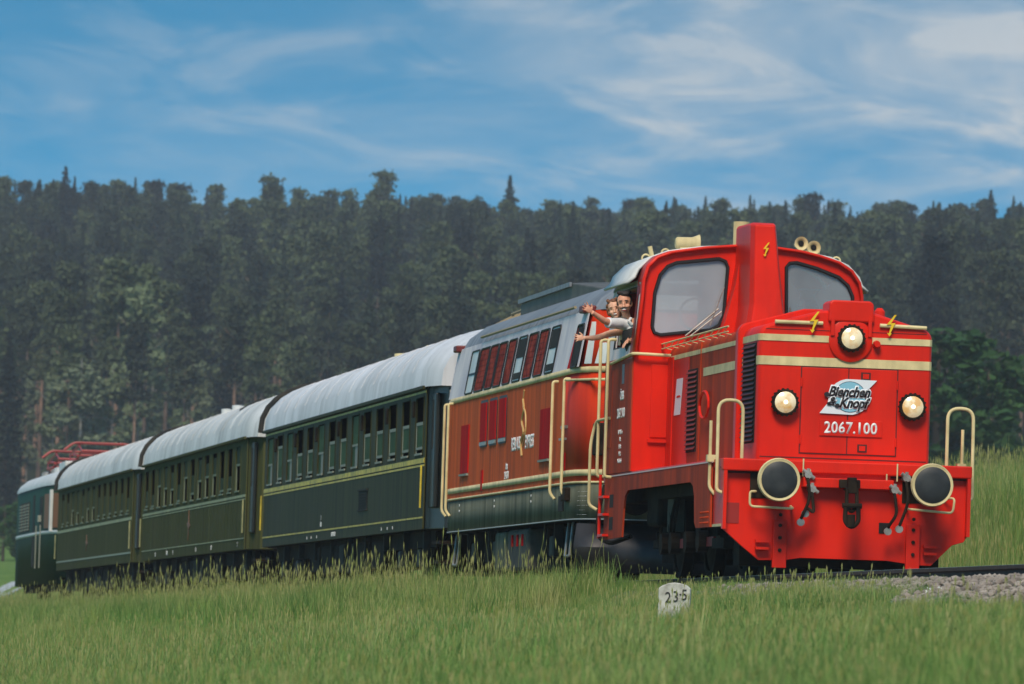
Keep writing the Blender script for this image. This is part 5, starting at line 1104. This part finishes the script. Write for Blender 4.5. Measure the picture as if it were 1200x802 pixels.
gn_scatter('forest', protos, np.stack([P_[:, 0], P_[:, 1], Z_ - .3], 1), ix, rng.uniform(0, 6.28, len(rest)), rng.uniform(.66, .96, len(rest)), 'dense dark conifer forest covering the hillside up to the skyline', 'forest')

# ------------------------------------------------------------ grass
def grassmat(name, cs, hi):
    m = leafmat(name, cs[0], cs[1], cs[2], .7, 9, .3); return m
GR1 = grassmat('meadow_grass_blade', ((106, 134, 58), (138, 158, 80), (172, 172, 112)), 0)
GR2 = grassmat('fresh_green_grass_blade', ((80, 124, 52), (108, 146, 68), (134, 158, 90)), 0)
SEED = grassmat('dry_seed_head', ((140, 156, 82), (146, 148, 90), (176, 174, 118)), 0)
FLW = mat('white_flower', (224, 226, 218), .7)
def tuft(nb, hmin, hmax, rad, wd, m, seeds=0, lean=.35, sm_h=None, flower=0):
    V = []; F = []; MI = []
    def rib(p, a, h, l, w, mi, seg=3, tip=.12):
        k = len(V); dx, dy = math.cos(a), math.sin(a); px, py = -dy, dx
        for i in range(seg + 1):
            t = i / seg; c = l * h * t * t; ww = w * (1 - t * (1 - tip)) * .5
            V.append((p[0] + dx * c + px * ww, p[1] + dy * c + py * ww, h * (t - .12 * l * t * t))); V.append((p[0] + dx * c - px * ww, p[1] + dy * c - py * ww, h * (t - .12 * l * t * t)))
        for i in range(seg): F.append((k + 2 * i, k + 2 * i + 1, k + 2 * i + 3, k + 2 * i + 2)); MI.append(mi)
    for _ in range(nb):
        r = rad * math.sqrt(random.random()); a = random.uniform(0, 6.28)
        rib((r * math.cos(a), r * math.sin(a)), random.uniform(0, 6.28), random.uniform(hmin, hmax), random.uniform(.05, lean * 1.6), wd * random.uniform(.6, 1.3), 0)
    for _ in range(seeds):
        r = rad * math.sqrt(random.random()); a = random.uniform(0, 6.28); p = (r * math.cos(a), r * math.sin(a)); h = random.uniform(*(sm_h or (hmax, hmax * 1.4))); b_ = random.uniform(0, 6.28); l = random.uniform(.05, .3)
        k0 = len(V); rib(p, b_, h, l, .004, 1, 3, .8)
        top = V[-1]; sp = .0065
        for q_ in range(3):
            k = len(V); an = random.uniform(0, 3.14); ex, ey = math.cos(an) * sp, math.sin(an) * sp; hh = h * .14; cx, cy = math.cos(b_) * l * .3 * hh, math.sin(b_) * l * .3 * hh
            V.extend([(top[0], top[1], top[2] - .02), (top[0] + ex + cx, top[1] + ey + cy, top[2] + hh * .5), (top[0] + cx * 2, top[1] + cy * 2, top[2] + hh), (top[0] - ex + cx, top[1] - ey + cy, top[2] + hh * .5)]); F.append((k, k + 1, k + 2, k + 3)); MI.append(1)
    for _ in range(flower):
        p = (random.uniform(-rad, rad), random.uniform(-rad, rad)); h = hmax * random.uniform(.9, 1.15); rib(p, 0, h, .1, .004, 0)
        for q_ in range(5):
            k = len(V); cx, cy, cz = V[-1][0] + random.uniform(-.03, .03), p[1] + random.uniform(-.03, .03), h * .98 + random.uniform(-.01, .02); r = .009
            V.extend([(cx - r, cy, cz - r), (cx + r, cy, cz - r), (cx + r, cy + .004, cz + r), (cx - r, cy + .004, cz + r)]); F.append((k, k + 1, k + 2, k + 3)); MI.append(2)
    me = np_mesh('tuft', np.array(V), np.array(F), m, False); me.materials.append(SEED); me.materials.append(FLW); me.polygons.foreach_set('material_index', MI); return me
tufts = [tuft(80, .10, .24, .26, .0065, GR1, 1, .45, (.2, .32)), tuft(80, .10, .26, .26, .0065, GR2, 1, .45, (.22, .3)), tuft(75, .08, .22, .26, .0065, GR1, 2, .5, (.2, .36)), tuft(80, .10, .25, .26, .007, GR2, 0, .6),
         tuft(70, .2, .42, .24, .009, GR1, 1, .3, (.45, .7)), tuft(70, .2, .42, .24, .009, GR2, 0, .3, (.45, .7)), tuft(34, .2, .4, .22, .008, GR1, 3, .3, (.6, .95)),
         tuft(100, .4, .9, .3, .011, GR2, 2, .25, (.85, 1.15)), tuft(100, .4, .85, .3, .011, GR1, 4, .25, (.8, 1.1)), tuft(40, .16, .34, .22, .008, GR2, 0, .3, None, 3), tuft(60, .06, .16, .26, .007, SEED, 0, 1.3)]
gp, gi_, gs = [], [], []
def add_g(n, fx, pick, smin=.8, smax=1.2):
    for _ in range(n):
        p = fx()
        if p is None: continue
        gp.append(p); gi_.append(random.choice(pick)); gs.append(random.uniform(smin, smax))
def tw(x, y): dx, dy = x - X0, y - D0; return dx * CS + dy * SN, -dx * SN + dy * CS
def wedge(d0, d1, wmin=-99, wmax=99, amin=-.125, amax=.125):
    def f():
        d = math.sqrt(random.uniform(d0 * d0, d1 * d1)); a = random.uniform(amin, amax); x, y = d * a, d; w, s = tw(x, y)
        if not (wmin < w < wmax): return None
        if abs(x - 1.6) < .38 and 65.2 < y < 67.65: return None
        return x, y
    return f
add_g(11500, wedge(26, 80, -99, -2.3), [0, 0, 1, 1, 2, 3]); add_g(13500, wedge(80, 205, -40, -2.3), [0, 1, 2, 2, 3, 0])
def along(s0, s1, w0, w1):
    def f():
        s = random.uniform(s0, s1); w = random.uniform(w0, w1); p = world_pt(s, w); return p.x, p.y
    return f
add_g(2400, along(6, 60, -4.2, -1.8), [4, 5, 5, 4, 5, 4], .85, 1.25); add_g(260, along(8, 90, -3.6, -2.1), [6, 6, 4], .8, 1.1); add_g(3000, along(16, 130, -4.8, -1.9), [4, 5, 5, 4, 5], .95, 1.4); add_g(1200, along(14, 130, 1.9, 5), [4, 5], .8, 1.1)
add_g(1300, along(-14, 0, -3.1, -2.2), [0, 1, 3, 2], 1.1, 1.9); add_g(420, along(-14, 0, -2.3, -1.6), [0, 1, 3], .6, 1.1); add_g(700, along(-1.5, 8, -2.8, -1.0), [5, 4, 1, 3], .35, .65); add_g(50, along(-12, 0, -2.0, -1.0), [1, 3], .4, .7); add_g(60, along(-12, 4, -1.9, -1.0), [3, 1], .3, .55)
add_g(5200, wedge(62, 140, 3.0, 60, .02, .12), [7, 8, 7, 4, 8], .7, 1.05); add_g(1500, along(-16, 30, 2.6, 5.5), [7, 5, 4], .5, .95)
def patch(cx, cy, rx, ry):
    def f():
        x, y = random.gauss(cx, rx), random.gauss(cy, ry); return (x, y) if tw(x, y)[0] < -2.3 else None
    return f
for px_, py_, n_ in ((2.6, 53, 60), (3.3, 57, 70), (2.2, 60, 40), (3.7, 50, 30), (.9, 55, 25), (-1.8, 58, 20), (4.1, 61, 30)): add_g(n_, patch(px_, py_, .35, 2.2), [10], .9, 1.5)
add_g(260, wedge(40, 90, -99, -2.5), [10], .7, 1.2)
add_g(12, wedge(45, 72, -9, -2.4, .055, .085), [9], .8, 1.1); add_g(5000, wedge(140, 420, 4, 200, .05, .11), [0, 2, 4], 1, 1.6); add_g(1500, wedge(205, 330, -99, 99, -.1, -.06), [0, 2, 4], 1, 1.6)
GPX = np.array(gp); GPZ = terrain(GPX[:, 0], GPX[:, 1])
wv = (GPX[:, 0] - X0) * CS + (GPX[:, 1] - D0) * SN; sh_ = np.abs(wv) < 2.75
GPZ = np.where(sh_, np.interp(np.abs(wv), [0, 1.75, 2.3, 2.75], [-.2, -.21, -.43, -.55]), GPZ)
sv = -(GPX[:, 0] - X0) * SN + (GPX[:, 1] - D0) * CS
low = 1 - .45 * sstep(-5.2, -3.6, wv) * (1 - sstep(2, 7, sv)) * (wv < 0)
gsA = low * np.array(gs) * (1 + .22 * np.sin(GPX[:, 0] * 1.9) * np.sin(GPX[:, 1] * .55 + 1))
gn_scatter('grass', tufts, np.stack([GPX[:, 0], GPX[:, 1], GPZ - .02], 1), gi_, np.random.uniform(0, 6.28, len(gp)), gsA, 'long meadow grass with pale seed heads in front of the train', 'grass')

# ------------------------------------------------------------ air
HAZE = bpy.data.materials.new('haze'); HAZE.use_nodes = True; hn_ = HAZE.node_tree; hn_.nodes.clear()
pv = hn_.nodes.new('ShaderNodeVolumePrincipled'); ho = hn_.nodes.new('ShaderNodeOutputMaterial'); pv.inputs['Color'].default_value = (.93, .93, .95, 1); pv.inputs['Density'].default_value = .00024; pv.inputs['Anisotropy'].default_value = .2
hn_.links.new(pv.outputs[0], ho.inputs['Volume'])
zmin = float(GZ.min()); zmax = float(GZ.max())
hz = MB(lambda p: p).box(-810, 810, -310, 1240, zmin - 1, zmax + 30).build('haze', HAZE, None); tag(hz, kind='stuff', label='thin bluish haze filling the air', cat='haze')
